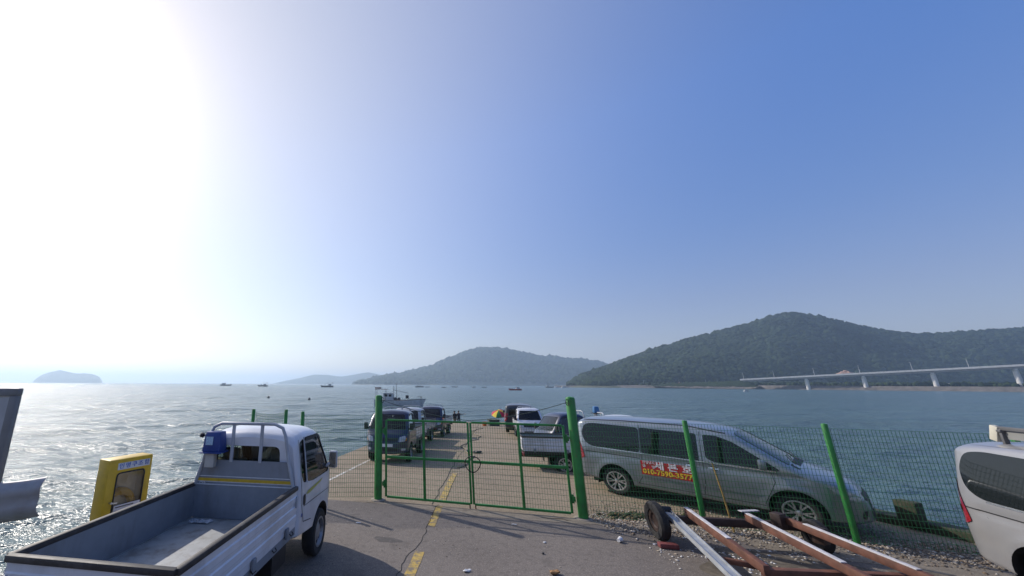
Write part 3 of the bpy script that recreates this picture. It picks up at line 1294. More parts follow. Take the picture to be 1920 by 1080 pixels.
def make_truck(name, label, paint, bedpaint, bed_len=2.75, detailed=False, group=None, board=None, rims='steel'):
    t = thing(name, label, 'truck', group=group)
    cab = make_cab_shell('cab', paint, t)
    glass = GLASS if detailed else GLASS_DARK
    rw_x = -bed_len * 0.5 - 0.12
    # glass
    for sg in (-1, 1):
        patch('door_window', DOOR_WIN, side_fn(CABB, sg, -0.015), glass, cab)
        patch('quarter_window', QUARTER_WIN, side_fn(CABB, sg, -0.015), glass, cab)
        ribbon('window_divider', [(0.335, 1.19), (0.335, 1.82)], 0.035, side_fn(CABB, sg, 0.004), FRAMEC if detailed else TRIM, cab)
        ribbon('rain_visor', [(0.36, 1.785), (0.9, 1.785), (1.02, 1.72)], 0.05, side_fn(CABB, sg, 0.02), TRIM, cab)
        dr = ribbon('door_seam', [(0.12, 1.80), (0.11, 1.2), (0.12, 0.95), (0.22, 0.72), (0.55, 0.66)], 0.012, side_fn(CABB, sg, 0.003), TRIM, cab)
        ribbon('door_seam', [(1.48, 1.15), (1.5, 0.95), (1.44, 0.80)], 0.012, side_fn(CABB, sg, 0.003), TRIM, cab)
        ribbon('door_crease', [(0.2, 0.92), (0.8, 0.90), (1.4, 0.88)], 0.008, side_fn(CABB, sg, 0.003), TRIM, cab)
        if detailed:
            # black door handle recess and stripe
            hd = round_poly([(0.17, 0.93), (0.26, 0.93), (0.26, 1.07), (0.17, 1.07)], 0.045)
            patch('door_handle', hd, side_fn(CABB, sg, 0.008), TRIM, cab)
            st = round_poly([(0.28, 1.05), (0.42, 1.035), (0.95, 1.075), (1.05, 1.115), (0.9, 1.105), (0.35, 1.085)], 0.02)
            patch('door_stripe', st, side_fn(CABB, sg, 0.005), pm('olive_stripe', (0.42, 0.40, 0.10), 0.5, var=0.15), cab)
            patch('fuel_sticker', [(0.12, 0.80), (0.16, 0.80), (0.16, 0.845), (0.12, 0.845)], side_fn(CABB, sg, 0.005), pm('blue_sticker', (0.02, 0.08, 0.35), 0.4), cab)
        # mirror
        mb = MB()
        yy = CABB.side_y(1.28, 1.25)
        mb.beam((1.30, sg * (yy - 0.02), 1.22), (1.34, sg * (yy + 0.04), 1.28), 0.04, 0.05)
        mb.box((1.38, sg * (yy + 0.09), 1.33), (0.09, 0.14, 0.27), Matrix.Rotation(sg * 0.15, 3, 'Z'))
        mi = mb.build('mirror', FRAMEC if detailed else TRIM, t, bevel=0.02)
        mb = MB()
        mb.box((1.332, sg * (yy + 0.092), 1.33), (0.01, 0.12, 0.23), Matrix.Rotation(sg * 0.15, 3, 'Z'))
        mb.build('mirror_glass', CHROME, mi)
    patch('rear_window', REAR_WIN, back_fn(CABB, -0.012), glass, cab)
    patch('windscreen', FRONT_WIN, front_fn(CABB, -0.015, 0.7), glass, cab)
    # front details
    patch('grille', round_poly([(-0.42, 0.80), (0.42, 0.80), (0.46, 0.93), (-0.46, 0.93)], 0.04), front_fn(CABB, 0.006, 0.9), TRIM, cab)
    for sg in (-1, 1):
        hl = [(sg * 0.47, 0.78), (sg * 0.68, 0.80), (sg * 0.73, 0.93), (sg * 0.68, 1.02), (sg * 0.49, 0.95)]
        patch('headlight', round_poly(hl, 0.04), front_fn(CABB, 0.008, 0.9), LAMP, cab)
        patch('indicator', round_poly([(sg * 0.69, 0.81), (sg * 0.74, 0.84), (sg * 0.75, 0.94), (sg * 0.73, 0.93)], 0.01), front_fn(CABB, 0.010, 0.9), AMBER, cab)
        patch('fog_lamp', round_poly([(sg * 0.55, 0.47), (sg * 0.70, 0.48), (sg * 0.70, 0.56), (sg * 0.55, 0.56)], 0.03), front_fn(CABB, 0.008, 0.9), LAMP, cab)
    patch('bumper_intake', round_poly([(-0.42, 0.45), (0.42, 0.45), (0.42, 0.56), (-0.42, 0.56)], 0.04), front_fn(CABB, 0.006, 0.9), TRIM, cab)
    patch('number_plate', [(-0.26, 0.60), (0.26, 0.60), (0.26, 0.71), (-0.26, 0.71)], front_fn(CABB, 0.012, 0.9), PLATE, cab)
    ribbon('bumper_seam', [(-0.74, 0.76), (0, 0.755), (0.74, 0.76)], 0.014, front_fn(CABB, 0.004, 0.9), TRIM, cab)
    for y_ in (-0.42, 0.12):
        mb = MB()
        mb.tube([(1.55, y_, 1.235), (1.50, y_ + 0.15, 1.295), (1.44, y_ + 0.42, 1.38)], 0.008, 5)
        mb.build('wiper', TRIM, cab)
    # inside the cab
    for y_ in (-0.38, 0.38):
        mb = MB()
        mb.box((0.52, y_, 0.93), (0.5, 0.5, 0.16))
        mb.box((0.27, y_, 1.24), (0.13, 0.48, 0.55), Matrix.Rotation(-0.15, 3, 'Y'))
        mb.box((0.22, y_, 1.58), (0.09, 0.26, 0.16))
        mb.build('seat', CREAM if detailed else SEATC, t, bevel=0.04)
    mb = MB()
    mb.box((1.30, 0, 1.05), (0.34, 1.4, 0.22))
    mb.build('dashboard', PLASTIC, t, bevel=0.04)
    mb = MB()
    c_, rr = Vector((1.02, -0.40 * -1, 1.17)), 0.19
    path = []
    for k in range(20):
        a_ = 2 * math.pi * k / 20
        path.append(c_ + Vector((-0.45 * math.sin(a_), 0, 0.89 * math.sin(a_))) * rr + Vector((0, math.cos(a_), 0)) * rr)
    mb.tube(path, 0.014, 6, closed=True)
    mb.beam(c_ + Vector((0, -rr, 0)), c_ + Vector((0, rr, 0)), 0.03, 0.02)
    mb.beam(c_, c_ + Vector((0.2, 0, -0.12)), 0.04, 0.04)
    mb.build('steering_wheel', TRIM, t)
    # chassis
    mb = MB()
    for sg in (-1, 1):
        mb.box((-bed_len / 2 + 0.5, sg * 0.36, 0.56), (bed_len + 1.2, 0.07, 0.14))
    for x_ in np.linspace(-bed_len + 0.15, -0.2, 5):
        mb.box((x_, 0, 0.68), (0.06, BED_W - 0.06, 0.07))
    mb.cyl((rw_x, -0.6, 0.34), (rw_x, 0.6, 0.34), 0.05)
    mb.box((-0.45, 0.62, 0.50), (0.55, 0.3, 0.26))
    mb.box((-0.45, -0.62, 0.52), (0.4, 0.28, 0.22))
    mb.build('chassis', TRIM, t)
    for sg in (-1, 1):
        make_wheel(t, (FW_X, sg * 0.70, 0.325), sg, 0.325, 0.19, RIM_T, 'holes' if rims == 'steel' else 'spoke', 8 if rims == 'steel' else 6, STEELRIM if rims == 'steel' else ALLOY)
        make_wheel(t, (rw_x, sg * 0.65, 0.325), sg, 0.325, 0.24, RIM_T, 'holes' if rims == 'steel' else 'spoke', 8 if rims == 'steel' else 6, STEELRIM if rims == 'steel' else ALLOY)
        mb = MB()
        mb.box((rw_x - 0.48, sg * 0.62, 0.42), (0.015, 0.3, 0.34))
        mb.build('mud_flap', TRIM, t)
        mb = MB()
        mb.box((-bed_len - 0.02, sg * 0.62, 0.62), (0.05, 0.34, 0.12))
        tl = mb.build('tail_lamp', REDLENS, t, bevel=0.015)
    # bed
    mb = MB()
    mb.box((-bed_len / 2 - 0.01, 0, BED_Z - 0.03), (bed_len, BED_W - 0.08, 0.05))
    mb.build('bed_floor', BED_FLOOR, t, bevel=0.004)
    mb = MB()
    mb.box((-bed_len / 2, 0, BED_Z - 0.1), (bed_len - 0.02, BED_W - 0.10, 0.07))
    mb.build('bed_frame', TRIM if not detailed else BED_GREY, t)
    hw = BED_W / 2
    for sg in (-1, 1):
        mb = MB()
        if sg < 0:
            bed_wall(mb, (-bed_len, -hw + 0.03, 0), (-0.02, -hw + 0.03, 0), BED_Z - 0.05, BED_H + 0.05, 0.028)
        else:
            bed_wall(mb, (-0.02, hw - 0.03, 0), (-bed_len, hw - 0.03, 0), BED_Z - 0.05, BED_H + 0.05, 0.028)
        g_ = mb.build('side_gate', bedpaint, t)
        mb = MB()
        mb.box((-bed_len / 2 - 0.01, sg * (hw - 0.037), BED_Z + BED_H / 2), (bed_len - 0.05, 0.012, BED_H - 0.01))
        mb.build('inner_panel', BED_GREY, g_)
        mb = MB()
        mb.box((-bed_len / 2 - 0.01, sg * (hw - 0.013), BED_Z + BED_H + 0.02), (bed_len, 0.062, 0.055))
        mb.build('rubber_rail', RUBBER, g_, bevel=0.012)
        for x_ in (-0.35, -bed_len / 2, -bed_len + 0.35):
            mb = MB()
            mb.box((x_, sg * (hw + 0.025), BED_Z - 0.02), (0.07, 0.03, 0.12))
            mb.build('hinge', BED_GREY, g_, bevel=0.006)
        if detailed:
            for x_ in np.linspace(-bed_len + 0.2, -0.2, 5):
                mb = MB()
                mb.tube([(x_ - 0.04, sg * (hw + 0.012), BED_Z - 0.06), (x_ - 0.035, sg * (hw + 0.035), BED_Z - 0.085), (x_ + 0.035, sg * (hw + 0.035), BED_Z - 0.085), (x_ + 0.04, sg * (hw + 0.012), BED_Z - 0.06)], 0.007, 6)
                mb.build('rope_hook', TRIM, g_)
            for x_ in (-0.06, -bed_len + 0.08):
                mb = MB()
                mb.box((x_, sg * (hw + 0.018), BED_Z + 0.26), (0.035, 0.02, 0.14))
                mb.build('gate_latch', FRAMEC, g_, bevel=0.005)
        mb = MB()
        mb.box((-bed_len / 2, sg * (hw - 0.03), BED_Z - 0.10), (bed_len - 0.02, 0.05, 0.10))
        mb.build('side_skirt', BED_GREY if detailed else TRIM, g_)
    mb = MB()
    bed_wall(mb, (-bed_len, hw - 0.05, 0), (-bed_len, -hw + 0.05, 0), BED_Z - 0.05, BED_H + 0.05, 0.028)
    g_ = mb.build('tailgate', bedpaint, t)
    mb = MB()
    mb.box((-bed_len + 0.006, 0, BED_Z + BED_H / 2), (0.012, BED_W - 0.1, BED_H - 0.01))
    mb.build('inner_panel', BED_GREY, g_)
    mb = MB()
    mb.box((-bed_len - 0.012, 0, BED_Z + BED_H + 0.02), (0.062, BED_W - 0.02, 0.055))
    mb.build('rubber_rail', RUBBER, g_, bevel=0.012)
    for sg in (-1, 1):
        mb = MB()
        mb.box((-bed_len - 0.035, sg * (hw - 0.06), BED_Z + 0.18), (0.03, 0.05, 0.26))
        mb.build('latch', FRAMEC, g_, bevel=0.008)
    mb = MB()
    mb.box((-bed_len + 0.0, 0, 0.62), (0.04, BED_W - 0.3, 0.1))
    mb.build('rear_crossbar', TRIM, t)
    # front bulkhead and guard frame
    mb = MB()
    mb.box((-0.035, 0, BED_Z + BED_H / 2 + 0.01), (0.03, BED_W - 0.08, BED_H + 0.02))
    mb.build('bulkhead', BED_GREY, t)
    z0, z1, z2 = BED_Z + BED_H + 0.025, 1.53, 2.03
    yb, ym, yt = BED_W / 2 - 0.04, BED_W / 2 - 0.13, BED_W / 2 - 0.27
    mb = MB()
    path = [(-0.06, -yb, z0), (-0.06, -ym, z1), (-0.06, -yt - 0.07, z2 - 0.16), (-0.06, -yt - 0.02, z2 - 0.05), (-0.06, -yt + 0.10, z2), (-0.06, yt - 0.10, z2), (-0.06, yt + 0.02, z2 - 0.05), (-0.06, yt + 0.07, z2 - 0.16), (-0.06, ym, z1), (-0.06, yb, z0)]
    mb.tube(path, 0.024, 8)
    gf = mb.build('guard_frame', FRAMEC, t)
    for y_ in (-0.22, 0.22):
        mb = MB()
        mb.beam((-0.06, y_, z1 - 0.02), (-0.06, y_, z2), 0.045, 0.02, up=(1, 0, 0))
        mb.build('guard_bar', FRAMEC, gf)
    mb = MB()
    for a_, b_ in ((z0, z1),):
        pl = [(-yb + 0.02, z0), (yb - 0.02, z0), (ym - 0.01, z1), (-ym + 0.01, z1)]
        mb.prism(pl, (0.012, 0, 0), (-0.055, 0, 0), ux=(0, 1, 0))
    hb = mb.build('headboard', board or BED_GREY, t)
    if detailed:
        sy = pm('yellow_stripe', (0.50, 0.32, 0.02), 0.5, var=0.12, scale=20)
        sw = pm('white_stripe', (0.55, 0.56, 0.58), 0.5, var=0.1, scale=20)
        for zz, hh, mm in ((1.27, 0.04, sy), (1.315, 0.010, sw), (1.245, 0.008, sw), (1.208, 0.012, sw)):
            f_ = (zz - z0) / (z1 - z0)
            ye = (yb - 0.02) * (1 - f_) + (ym - 0.01) * f_ - 0.004
            mb = MB()
            mb.box((-0.058, 0, zz), (0.004, 2 * ye, hh))
            mb.build('stripe', mm, hb)
        mb = MB()
        # pale hook-shaped mark at the left of the board
        yk = 0.62
        mb.tube([(-0.060, yk + 0.05, 1.222), (-0.060, yk + 0.045, 1.238), (-0.060, yk + 0.02, 1.24), (-0.060, yk, 1.225), (-0.060, yk - 0.02, 1.238), (-0.060, yk - 0.035, 1.222), (-0.060, yk - 0.03, 1.212)], 0.006, 5)
        mb.build('board_mark', sw, hb)
        mb = MB()
        mb.box((-0.058, 0.52, 1.475), (0.004, 0.16, 0.06))
        mb.build('blue_sticker', pm('pale_blue_sticker', (0.10, 0.22, 0.45), 0.5, var=0.3, scale=40), hb)
    return t


def set_truck(t, front_wheel_right, heading, z=0.0, slope=0.0):
    t.location = front_wheel_right
    t.rotation_euler = (0, slope, heading)


# ------------------------------------------------------------------ van
van_top = smooth_knots([(0, 1.62), (0.04, 1.76), (0.12, 1.845), (0.3, 1.89), (0.9, 1.925), (1.8, 1.93), (2.6, 1.915), (3.05, 1.875), (3.35, 1.80), (3.7, 1.585), (4.1, 1.315), (4.28, 1.205), (4.4, 1.15), (4.65, 1.065), (4.85, 0.975), (5.0, 0.86), (5.08, 0.72), (5.12, 0.55)])
van_bot = smooth_knots([(0, 0.42), (0.25, 0.33), (1.0, 0.27), (4.2, 0.25), (4.8, 0.24), (5.12, 0.30)])


def van_plan(x):
    k = 1.0
    if x > 3.9:
        s = (x - 3.9) / 1.23
        k = max(0, 1 - s ** 3.0) ** (1 / 2.5)
    if x < 0.45:
        s = (0.45 - x) / 0.46
        k *= max(0.0, 1 - s ** 4.5) ** (1 / 4.0)
    return 0.955 * k


def van_tumble(x, z):
    k = 1.0
    if z > 1.06:
        k -= 0.17 * ((z - 1.06) / 0.87) ** 1.2
    k += 0.012 * math.exp(-((z - 0.78) / 0.16) ** 2)
    k -= 0.012 * math.exp(-((z - 1.0) / 0.05) ** 2) * (1 if 0.4 < x < 4.4 else 0)
    if z < 0.55:
        k -= 0.035 * ((0.55 - z) / 0.3) ** 1.4
    # flared wheel arches
    for wx in (0.98, 4.18):
        d = math.hypot(x - wx, z - 0.34)
        k += 0.020 * math.exp(-((d - 0.43) / 0.07) ** 2)
    return k


VANB = Body(0, 5.125, van_top, van_bot, van_plan, van_tumble, rt=0.14, rb=0.06)
VR, VF = 0.98, 4.18
VAN_REAR_WIN = round_poly([(0.215, 1.50), (0.29, 1.26), (0.47, 1.15), (1.62, 1.125), (1.62, 1.73), (0.52, 1.76), (0.30, 1.72)], 0.10, 5)
VAN_MID_WIN = round_poly([(1.645, 1.125), (2.78, 1.105), (2.78, 1.695), (1.645, 1.73)], 0.04)
VAN_DOOR_WIN = round_poly([(2.90, 1.19), (3.02, 1.12), (4.02, 1.085), (4.06, 1.11), (3.40, 1.58), (3.16, 1.675), (2.90, 1.69)], 0.05)


def make_van(name, label, paint, loc, heading, banner=False, rack=False, group=None):
    t = thing(name, label, 'van', (0, 0, 0), 0, group)
    mb = MB()
    mb.add(*VANB.loft(96, 44))
    body = mb.build('body', [paint, TRIM], t)
    cut = []
    for wx in (VR, VF):
        for sg in (-1, 1):
            c = MB()
            c.cyl((wx, sg * 0.60, 0.35), (wx, sg * 1.3, 0.35), 0.405, n=44)
            cut.append(temp_mesh(c, TRIM))
    boolean_cut(body, cut)
    for sg in (-1, 1):
        fn = side_fn(VANB, sg, 0.004)
        patch('side_window', VAN_REAR_WIN, fn, TINT, body)
        patch('side_window', VAN_MID_WIN, fn, TINT, body)
        patch('door_window', VAN_DOOR_WIN, fn, TINT, body)
        f2 = side_fn(VANB, sg, 0.003)
        for pts in ([(2.84, 1.80), (2.84, 1.1), (2.83, 0.7), (2.78, 0.40)],
                    [(1.635, 1.80), (1.635, 1.1), (1.64, 0.85), (1.60, 0.55), (1.50, 0.38)],
                    [(3.92, 1.04), (3.95, 0.86), (3.86, 0.66), (3.74, 0.42)],
                    [(1.5, 0.385), (2.78, 0.385), (3.74, 0.385)]):
            ribbon('door_seam', pts, 0.010, f2, TRIM, body)
        ribbon('slide_rail', [(0.12, 1.015), (0.6, 1.005), (1.6, 0.985)], 0.016, f2, TRIM, body)
        ribbon('beltline_trim', [(0.52, 1.135), (1.62, 1.108), (2.8, 1.09), (4.0, 1.068)], 0.022, side_fn(VANB, sg, 0.006), CHROME, body)
        ribbon('side_moulding', [(1.45, 0.60), (2.4, 0.595), (3.72, 0.59)], 0.05, side_fn(VANB, sg, 0.012), paint, body)
        ribbon('roof_gutter', [(0.25, 1.835), (1.2, 1.865), (2.6, 1.855), (3.3, 1.745)], 0.02, side_fn(VANB, sg, 0.004), paint if rack else TRIM, body)
        for hx in (2.62, 3.02):
            hp = round_poly([(hx - 0.09, 0.955), (hx + 0.09, 0.955), (hx + 0.09, 1.0), (hx - 0.09, 1.0)], 0.02)
            patch('door_handle', hp, side_fn(VANB, sg, 0.022), CHROME, body)
            hp = round_poly([(hx - 0.07, 0.935), (hx + 0.07, 0.935), (hx + 0.07, 1.02), (hx - 0.07, 1.02)], 0.03)
            patch('handle_recess', hp, side_fn(VANB, sg, 0.004), TRIM, body)
        tl = round_poly([(0.01, 1.34), (0.08, 1.36), (0.20, 1.10), (0.27, 0.84), (0.16, 0.79), (0.03, 0.90)], 0.03)
        patch('tail_lamp', [(a_ + 0.012, b_) for a_, b_ in tl], side_fn(VANB, sg, 0.010), REDLENS, body)
        tl2 = round_poly([(0.08, 1.02), (0.15, 1.02), (0.165, 0.93), (0.09, 0.93)], 0.02)
        patch('reverse_lamp', tl2, side_fn(VANB, sg, 0.014), LAMP, body)
        # headlight wraps the corner
        hl = round_poly([(4.60, 0.93), (4.80, 0.915), (5.02, 0.80), (5.055, 0.70), (4.98, 0.665), (4.86, 0.70), (4.70, 0.83)], 0.03)
        patch('headlight', hl, side_fn(VANB, sg, 0.006), LAMP, body)
        # mirror
        mb = MB()
        yy = VANB.side_y(3.86, 1.14)
        mb.beam((3.86, sg * (yy - 0.03), 1.13), (3.84, sg * (yy + 0.09), 1.16), 0.08, 0.04)
        mb.box((3.83, sg * (yy + 0.16), 1.20), (0.12, 0.19, 0.19), Matrix.Rotation(sg * -0.2, 3, 'Z'))
        mb.build('mirror', paint, t, bevel=0.04)
        for wx in (VR, VF):
            make_wheel(t, (wx, sg * 0.83, 0.335), sg, 0.335, 0.215, 0.222, 'spoke', 6, ALLOY)
            mb = MB()
            pth = [(wx - 0.43 + 0.0, sg * 0.70, 0.22), (wx - 0.43, sg * 0.93, 0.22), (wx - 0.43, sg * 0.93, 0.42), (wx - 0.43, sg * 0.70, 0.42)]
            mb.add(pth + [(p[0] - 0.012, p[1], p[2]) for p in pth], [(0, 1, 2, 3), (7, 6, 5, 4), (0, 4, 5, 1), (1, 5, 6, 2), (2, 6, 7, 3), (3, 7, 4, 0)])
            mb.build('mud_flap', TRIM, t)
    ws = round_poly([(3.42, -0.66), (3.42, 0.66), (4.20, 0.80), (4.20, -0.80)], 0.08)
    patch('windscreen', ws, lambda x, y: Vector((x, y, VANB.top_z(x, y * 0.97) + 0.004)), TINT, body, cuts=3)
    bl = round_poly([(4.21, -0.74), (4.21, 0.74), (4.33, 0.76), (4.33, -0.76)], 0.03)
    patch('cowl', bl, lambda x, y: Vector((x, y, VANB.top_z(x, y) + 0.004)), TRIM, body, cuts=2)
    patch('rear_window', round_poly([(-0.62, 1.16), (0.62, 1.16), (0.58, 1.66), (-0.58, 1.66)], 0.08), back_fn(VANB, 0.006), TINT, body)
    patch('grille', round_poly([(-0.42, 0.66), (0.42, 0.66), (0.46, 0.80), (-0.46, 0.80)], 0.05), front_fn(VANB, 0.008, 4.0), TRIM, body)
    patch('bumper_intake', round_poly([(-0.62, 0.36), (0.62, 0.36), (0.58, 0.50), (-0.58, 0.50)], 0.05), front_fn(VANB, 0.008, 4.0), TRIM, body)
    patch('number_plate', [(-0.26, 0.53), (0.26, 0.53), (0.26, 0.64), (-0.26, 0.64)], front_fn(VANB, 0.014, 4.0), PLATE, body)
    patch('rear_plate', [(-0.26, 0.72), (0.26, 0.72), (0.26, 0.84), (-0.26, 0.84)], back_fn(VANB, 0.012), PLATE, body)
    for y_ in (-0.45, 0.15):
        mb = MB()
        mb.tube([(4.27, y_, 1.225), (4.20, y_ + 0.2, 1.275), (4.12, y_ + 0.5, 1.33)], 0.009, 5)
        mb.build('wiper', TRIM, t)
    mb = MB()
    mb.box((2.3, 0, 0.27), (3.9, 1.5, 0.10))
    mb.cyl((VR, -0.75, 0.33), (VR, 0.75, 0.33), 0.05)
    mb.build('underbody', TRIM, t)
    t.location = loc
    t.rotation_euler = (0, 0, heading)
    return t


def copy_vehicle(src, label, group=None):
    c = copy_tree(src)
    c['label'] = label
    return c

# ------------------------------------------------------------------ parked vehicles
def rest_on_pier(o, head):
    """Stands a vehicle on the pier's gentle fall."""
    y_ = o.location.y
    o.location.z = pier_z(y_)
    if y_ > 11.5:
        o.rotation_euler = (-0.04 * math.cos(head), 0.04 * math.sin(head), head)
    else:
        o.rotation_euler = (0, 0, head)


V_SILVER = make_van('van', 'grey silver van with a red phone-number banner on its side, behind the green fence', PAINT_SILVER, (5.86, 11.41, 0), R(-50.4))
V_SILVER.scale = (0.96, 0.96, 0.925)

BANNER_RED = pm('banner_red', (0.42, 0.012, 0.02), 0.5, var=0.12, scale=10)
BANNER_BROWN = pm('banner_dark_red', (0.30, 0.03, 0.01), 0.5, var=0.12, scale=10)
INK_YEL = pm('yellow_lettering', (0.72, 0.52, 0.03), 0.5, var=0.06)
INK_WHT = pm('white_lettering', (0.72, 0.68, 0.70), 0.5, var=0.06)
INK_DARK = pm('dark_lettering', (0.05, 0.05, 0.06), 0.6, var=0.1)
INK_BLUE = pm('blue_lettering', (0.05, 0.12, 0.40), 0.6, var=0.1)

bx0, bx1, bz0, bz1 = 1.60, 2.64, 0.625, 0.945
byy = -(max(VANB.w(x_, z_) for x_ in np.linspace(bx0, bx1, 8) for z_ in np.linspace(bz0, bz1, 8)) + 0.006)
mb = MB()
mb.box(((bx0 + bx1) / 2, byy, (bz0 + bz1) / 2), (bx1 - bx0, 0.004, bz1 - bz0))
ban = mb.build('banner', BANNER_RED, V_SILVER)
ban['label'] = 'red banner with white and yellow lettering'
TO_SIDE = lambda x_, z_: Matrix(((1, 0, 0, x_), (0, 0, 1, byy - 0.004), (0, 1, 0, z_), (0, 0, 0, 1))) @ Matrix.Diagonal((1, 1, -1, 1))
for ch_, xo in (('세', -0.27), ('븐', 0.0), ('호', 0.27)):
    text_mesh(ch_, 0.195, INK_WHT, 'lettering', ban, TO_SIDE(2.26 + xo, 0.855), squeeze=1.12, offset=0.006)
text_mesh('한일낚시', 0.075, INK_WHT, 'lettering', ban, TO_SIDE(1.775, 0.91), squeeze=0.95, offset=0.001)
text_mesh('출', 0.075, INK_WHT, 'lettering', ban, TO_SIDE(1.675, 0.825), squeeze=1.0, offset=0.001)
text_mesh('항', 0.075, INK_WHT, 'lettering', ban, TO_SIDE(1.865, 0.815), squeeze=1.0, offset=0.001)
text_mesh('010-7590-3577', 0.155, INK_YEL, 'lettering', ban, TO_SIDE(2.12, 0.70), squeeze=1.02, offset=0.005)

V_PALE = make_van('van', 'pale silver van cut off by the right edge, with a rack on its roof', PAINT_PALE, (9.0, 5.63, 0), R(-109), rack=True)
# roof rack of the pale van
mb = MB()
for sg in (-1, 1):
    mb.beam((0.55, sg * 0.62, 2.07), (3.0, sg * 0.62, 2.05), 0.035, 0.05)
rk = mb.build('roof_rack', PLASTIC, V_PALE, bevel=0.008)
for x_ in (0.6, 1.4, 2.2, 2.9):
    mb = MB()
    mb.beam((x_, -0.66, 2.035), (x_, 0.66, 2.035), 0.05, 0.03)
    for sg in (-1, 1):
        mb.beam((x_, sg * 0.62, 1.86), (x_, sg * 0.62, 2.06), 0.05, 0.035, up=(1, 0, 0))
    mb.build('crossbar', PLASTIC, rk, bevel=0.006)
mb = MB()
mb.box((1.75, -0.60, 1.985), (2.3, 0.02, 0.10))
mb.build('rack_board', pm('grey_board', (0.22, 0.22, 0.21), 0.7, var=0.1), rk)
mb = MB()
mb.box((0.52, -0.62, 2.0), (0.09, 0.06, 0.20), Matrix.Rotation(0.3, 3, 'Y'))
mb.build('rack_end', pm('cream_plastic', (0.52, 0.49, 0.40), 0.6), rk, bevel=0.01)

TRUCK = make_truck('pickup_truck', 'white pickup seen from behind at lower left, empty grey bed and guard frame', PAINT_WHITE, PAINT_WHITE, bed_len=2.42, detailed=True)
TRUCK.location = (-1.95, 5.82, 0)
TRUCK.rotation_euler = (0, 0, R(81))

# what lies in the bed and hangs on the guard frame
BLUEP = pm('blue_plastic', (0.010, 0.042, 0.20), 0.4, var=0.08)


def truck_pt(x_, y_, z_):
    return Matrix.Translation(TRUCK.location) @ Matrix.Rotation(R(81), 4, 'Z') @ Vector((x_, y_, z_))


t = thing('blue_lamp_box', 'blue lidded box with a pale sticker fixed to the white pickup\'s guard frame', 'box', truck_pt(-0.12, 0.46, 1.655), R(81))
mb = MB()
w0, w1 = 0.14, 0.115
vs_ = [(-0.10, -w0, 0), (0.10, -w0, 0), (0.10, w0, 0), (-0.10, w0, 0), (-0.08, -w1, 0.27), (0.08, -w1, 0.27), (0.08, w1, 0.27), (-0.08, w1, 0.27)]
mb.add(vs_, [(3, 2, 1, 0), (4, 5, 6, 7)] + [(i, (i + 1) % 4, 4 + (i + 1) % 4, 4 + i) for i in range(4)])
mb.build('cover', BLUEP, t, bevel=0.02)
mb = MB()
mb.box((0, 0, -0.008), (0.23, 0.32, 0.02))
mb.build('rim', BLUEP, t, bevel=0.006)
mb = MB()
mb.box((-0.098, 0.03, 0.15), (0.004, 0.11, 0.11), Matrix.Rotation(0.074, 3, 'Y'))
mb.build('sticker', pm('faded_sticker', (0.32, 0.46, 0.58), 0.5, var=0.3, scale=60), t)
mb = MB()
mb.cyl((0, w1, 0.20), (0, w1 + 0.09, 0.21), 0.012)
mb.cyl((0, w1 + 0.08, 0.205), (0, w1 + 0.12, 0.215), 0.032, n=14)
mb.build('knob', TRIM, t, bevel=0.004)
mb = MB()
mb.box((0.0, 0.04, -0.11), (0.09, 0.14, 0.20))
mb.build('bracket', pm('pale_bracket', (0.42, 0.41, 0.38), 0.6, var=0.1), t, bevel=0.01)

t = thing('plastic_sheet', 'crumpled clear plastic sheet at the front of the white pickup\'s bed', 'litter', truck_pt(-0.22, 0.50, 0.782), R(81))
mb = MB()
k = 12
g_ = [[(-0.06 + 0.12 * i / (k - 1) + rng.uniform(-.01, .01), -0.16 + 0.3 * j / (k - 1) + rng.uniform(-.01, .01), max(0.003, 0.015 * math.sin(i * 1.3) * math.sin(j * 0.9) + rng.uniform(0, 0.018))) for j in range(k)] for i in range(k)]
mb.add([p for r_ in g_ for p in r_], [(i * k + j, i * k + j + 1, (i + 1) * k + j + 1, (i + 1) * k + j) for i in range(k - 1) for j in range(k - 1)])
mb.build('sheet', pm('milky_plastic', (0.42, 0.43, 0.44), 0.25, var=0.1), t, normals=False)
t = thing('paper_packet', 'blue and white packet lying by the right wall of the white pickup\'s bed', 'packet', truck_pt(-0.55, -0.60, 0.80), R(70))
mb = MB()
mb.box((0, 0, 0.015), (0.30, 0.13, 0.03), Matrix.Rotation(0.15, 3, 'X'))
mb.build('packet', pm('white_paper', (0.6, 0.63, 0.66), 0.6, var=0.06), t, bevel=0.006)
mb = MB()
mb.box((0.03, 0, 0.033), (0.22, 0.09, 0.006), Matrix.Rotation(0.15, 3, 'X'))
mb.build('packet_label', pm('packet_blue', (0.05, 0.30, 0.62), 0.5), t)

# row of trucks on the left, noses toward the camera
T_NAVY = make_truck('pickup_truck', 'dark blue truck nearest on the left of the pier, just behind the tall gate post', PAINT_NAVY, PAINT_STEEL, bed_len=2.75)
T_NAVY.location = (0.55, 16.1, 0)
rest_on_pier(T_NAVY, R(255))
T_NAVY.scale = (1, 1, 0.92)
T_GREY = make_truck('pickup_truck', 'silver grey truck parked between the two dark blue ones on the left', PAINT_STEEL, PAINT_STEEL, bed_len=2.75)
T_GREY.location = (1.55, 21.1, 0)
rest_on_pier(T_GREY, R(252))
T_GREY.scale = (1, 1, 0.92)
T3 = copy_tree(T_NAVY)
T3['label'] = 'dark blue truck farthest along the left of the pier, beside two people'
T3.location = (3.35, 25.9, 0)
rest_on_pier(T3, R(252))
T_BED = make_truck('pickup_truck', 'white pickup behind the silver van, its long bed showing through the gate', PAINT_WHITE, PAINT_WHITE, bed_len=2.75, rims='alloy')
T_BED.scale = (0.97, 0.97, 0.93)
hd = R(-14)
place_c, place_s = math.cos(hd), math.sin(hd)
lx_, ly_ = (-2.75 * 0.5 - 0.12) * 0.97, -0.72
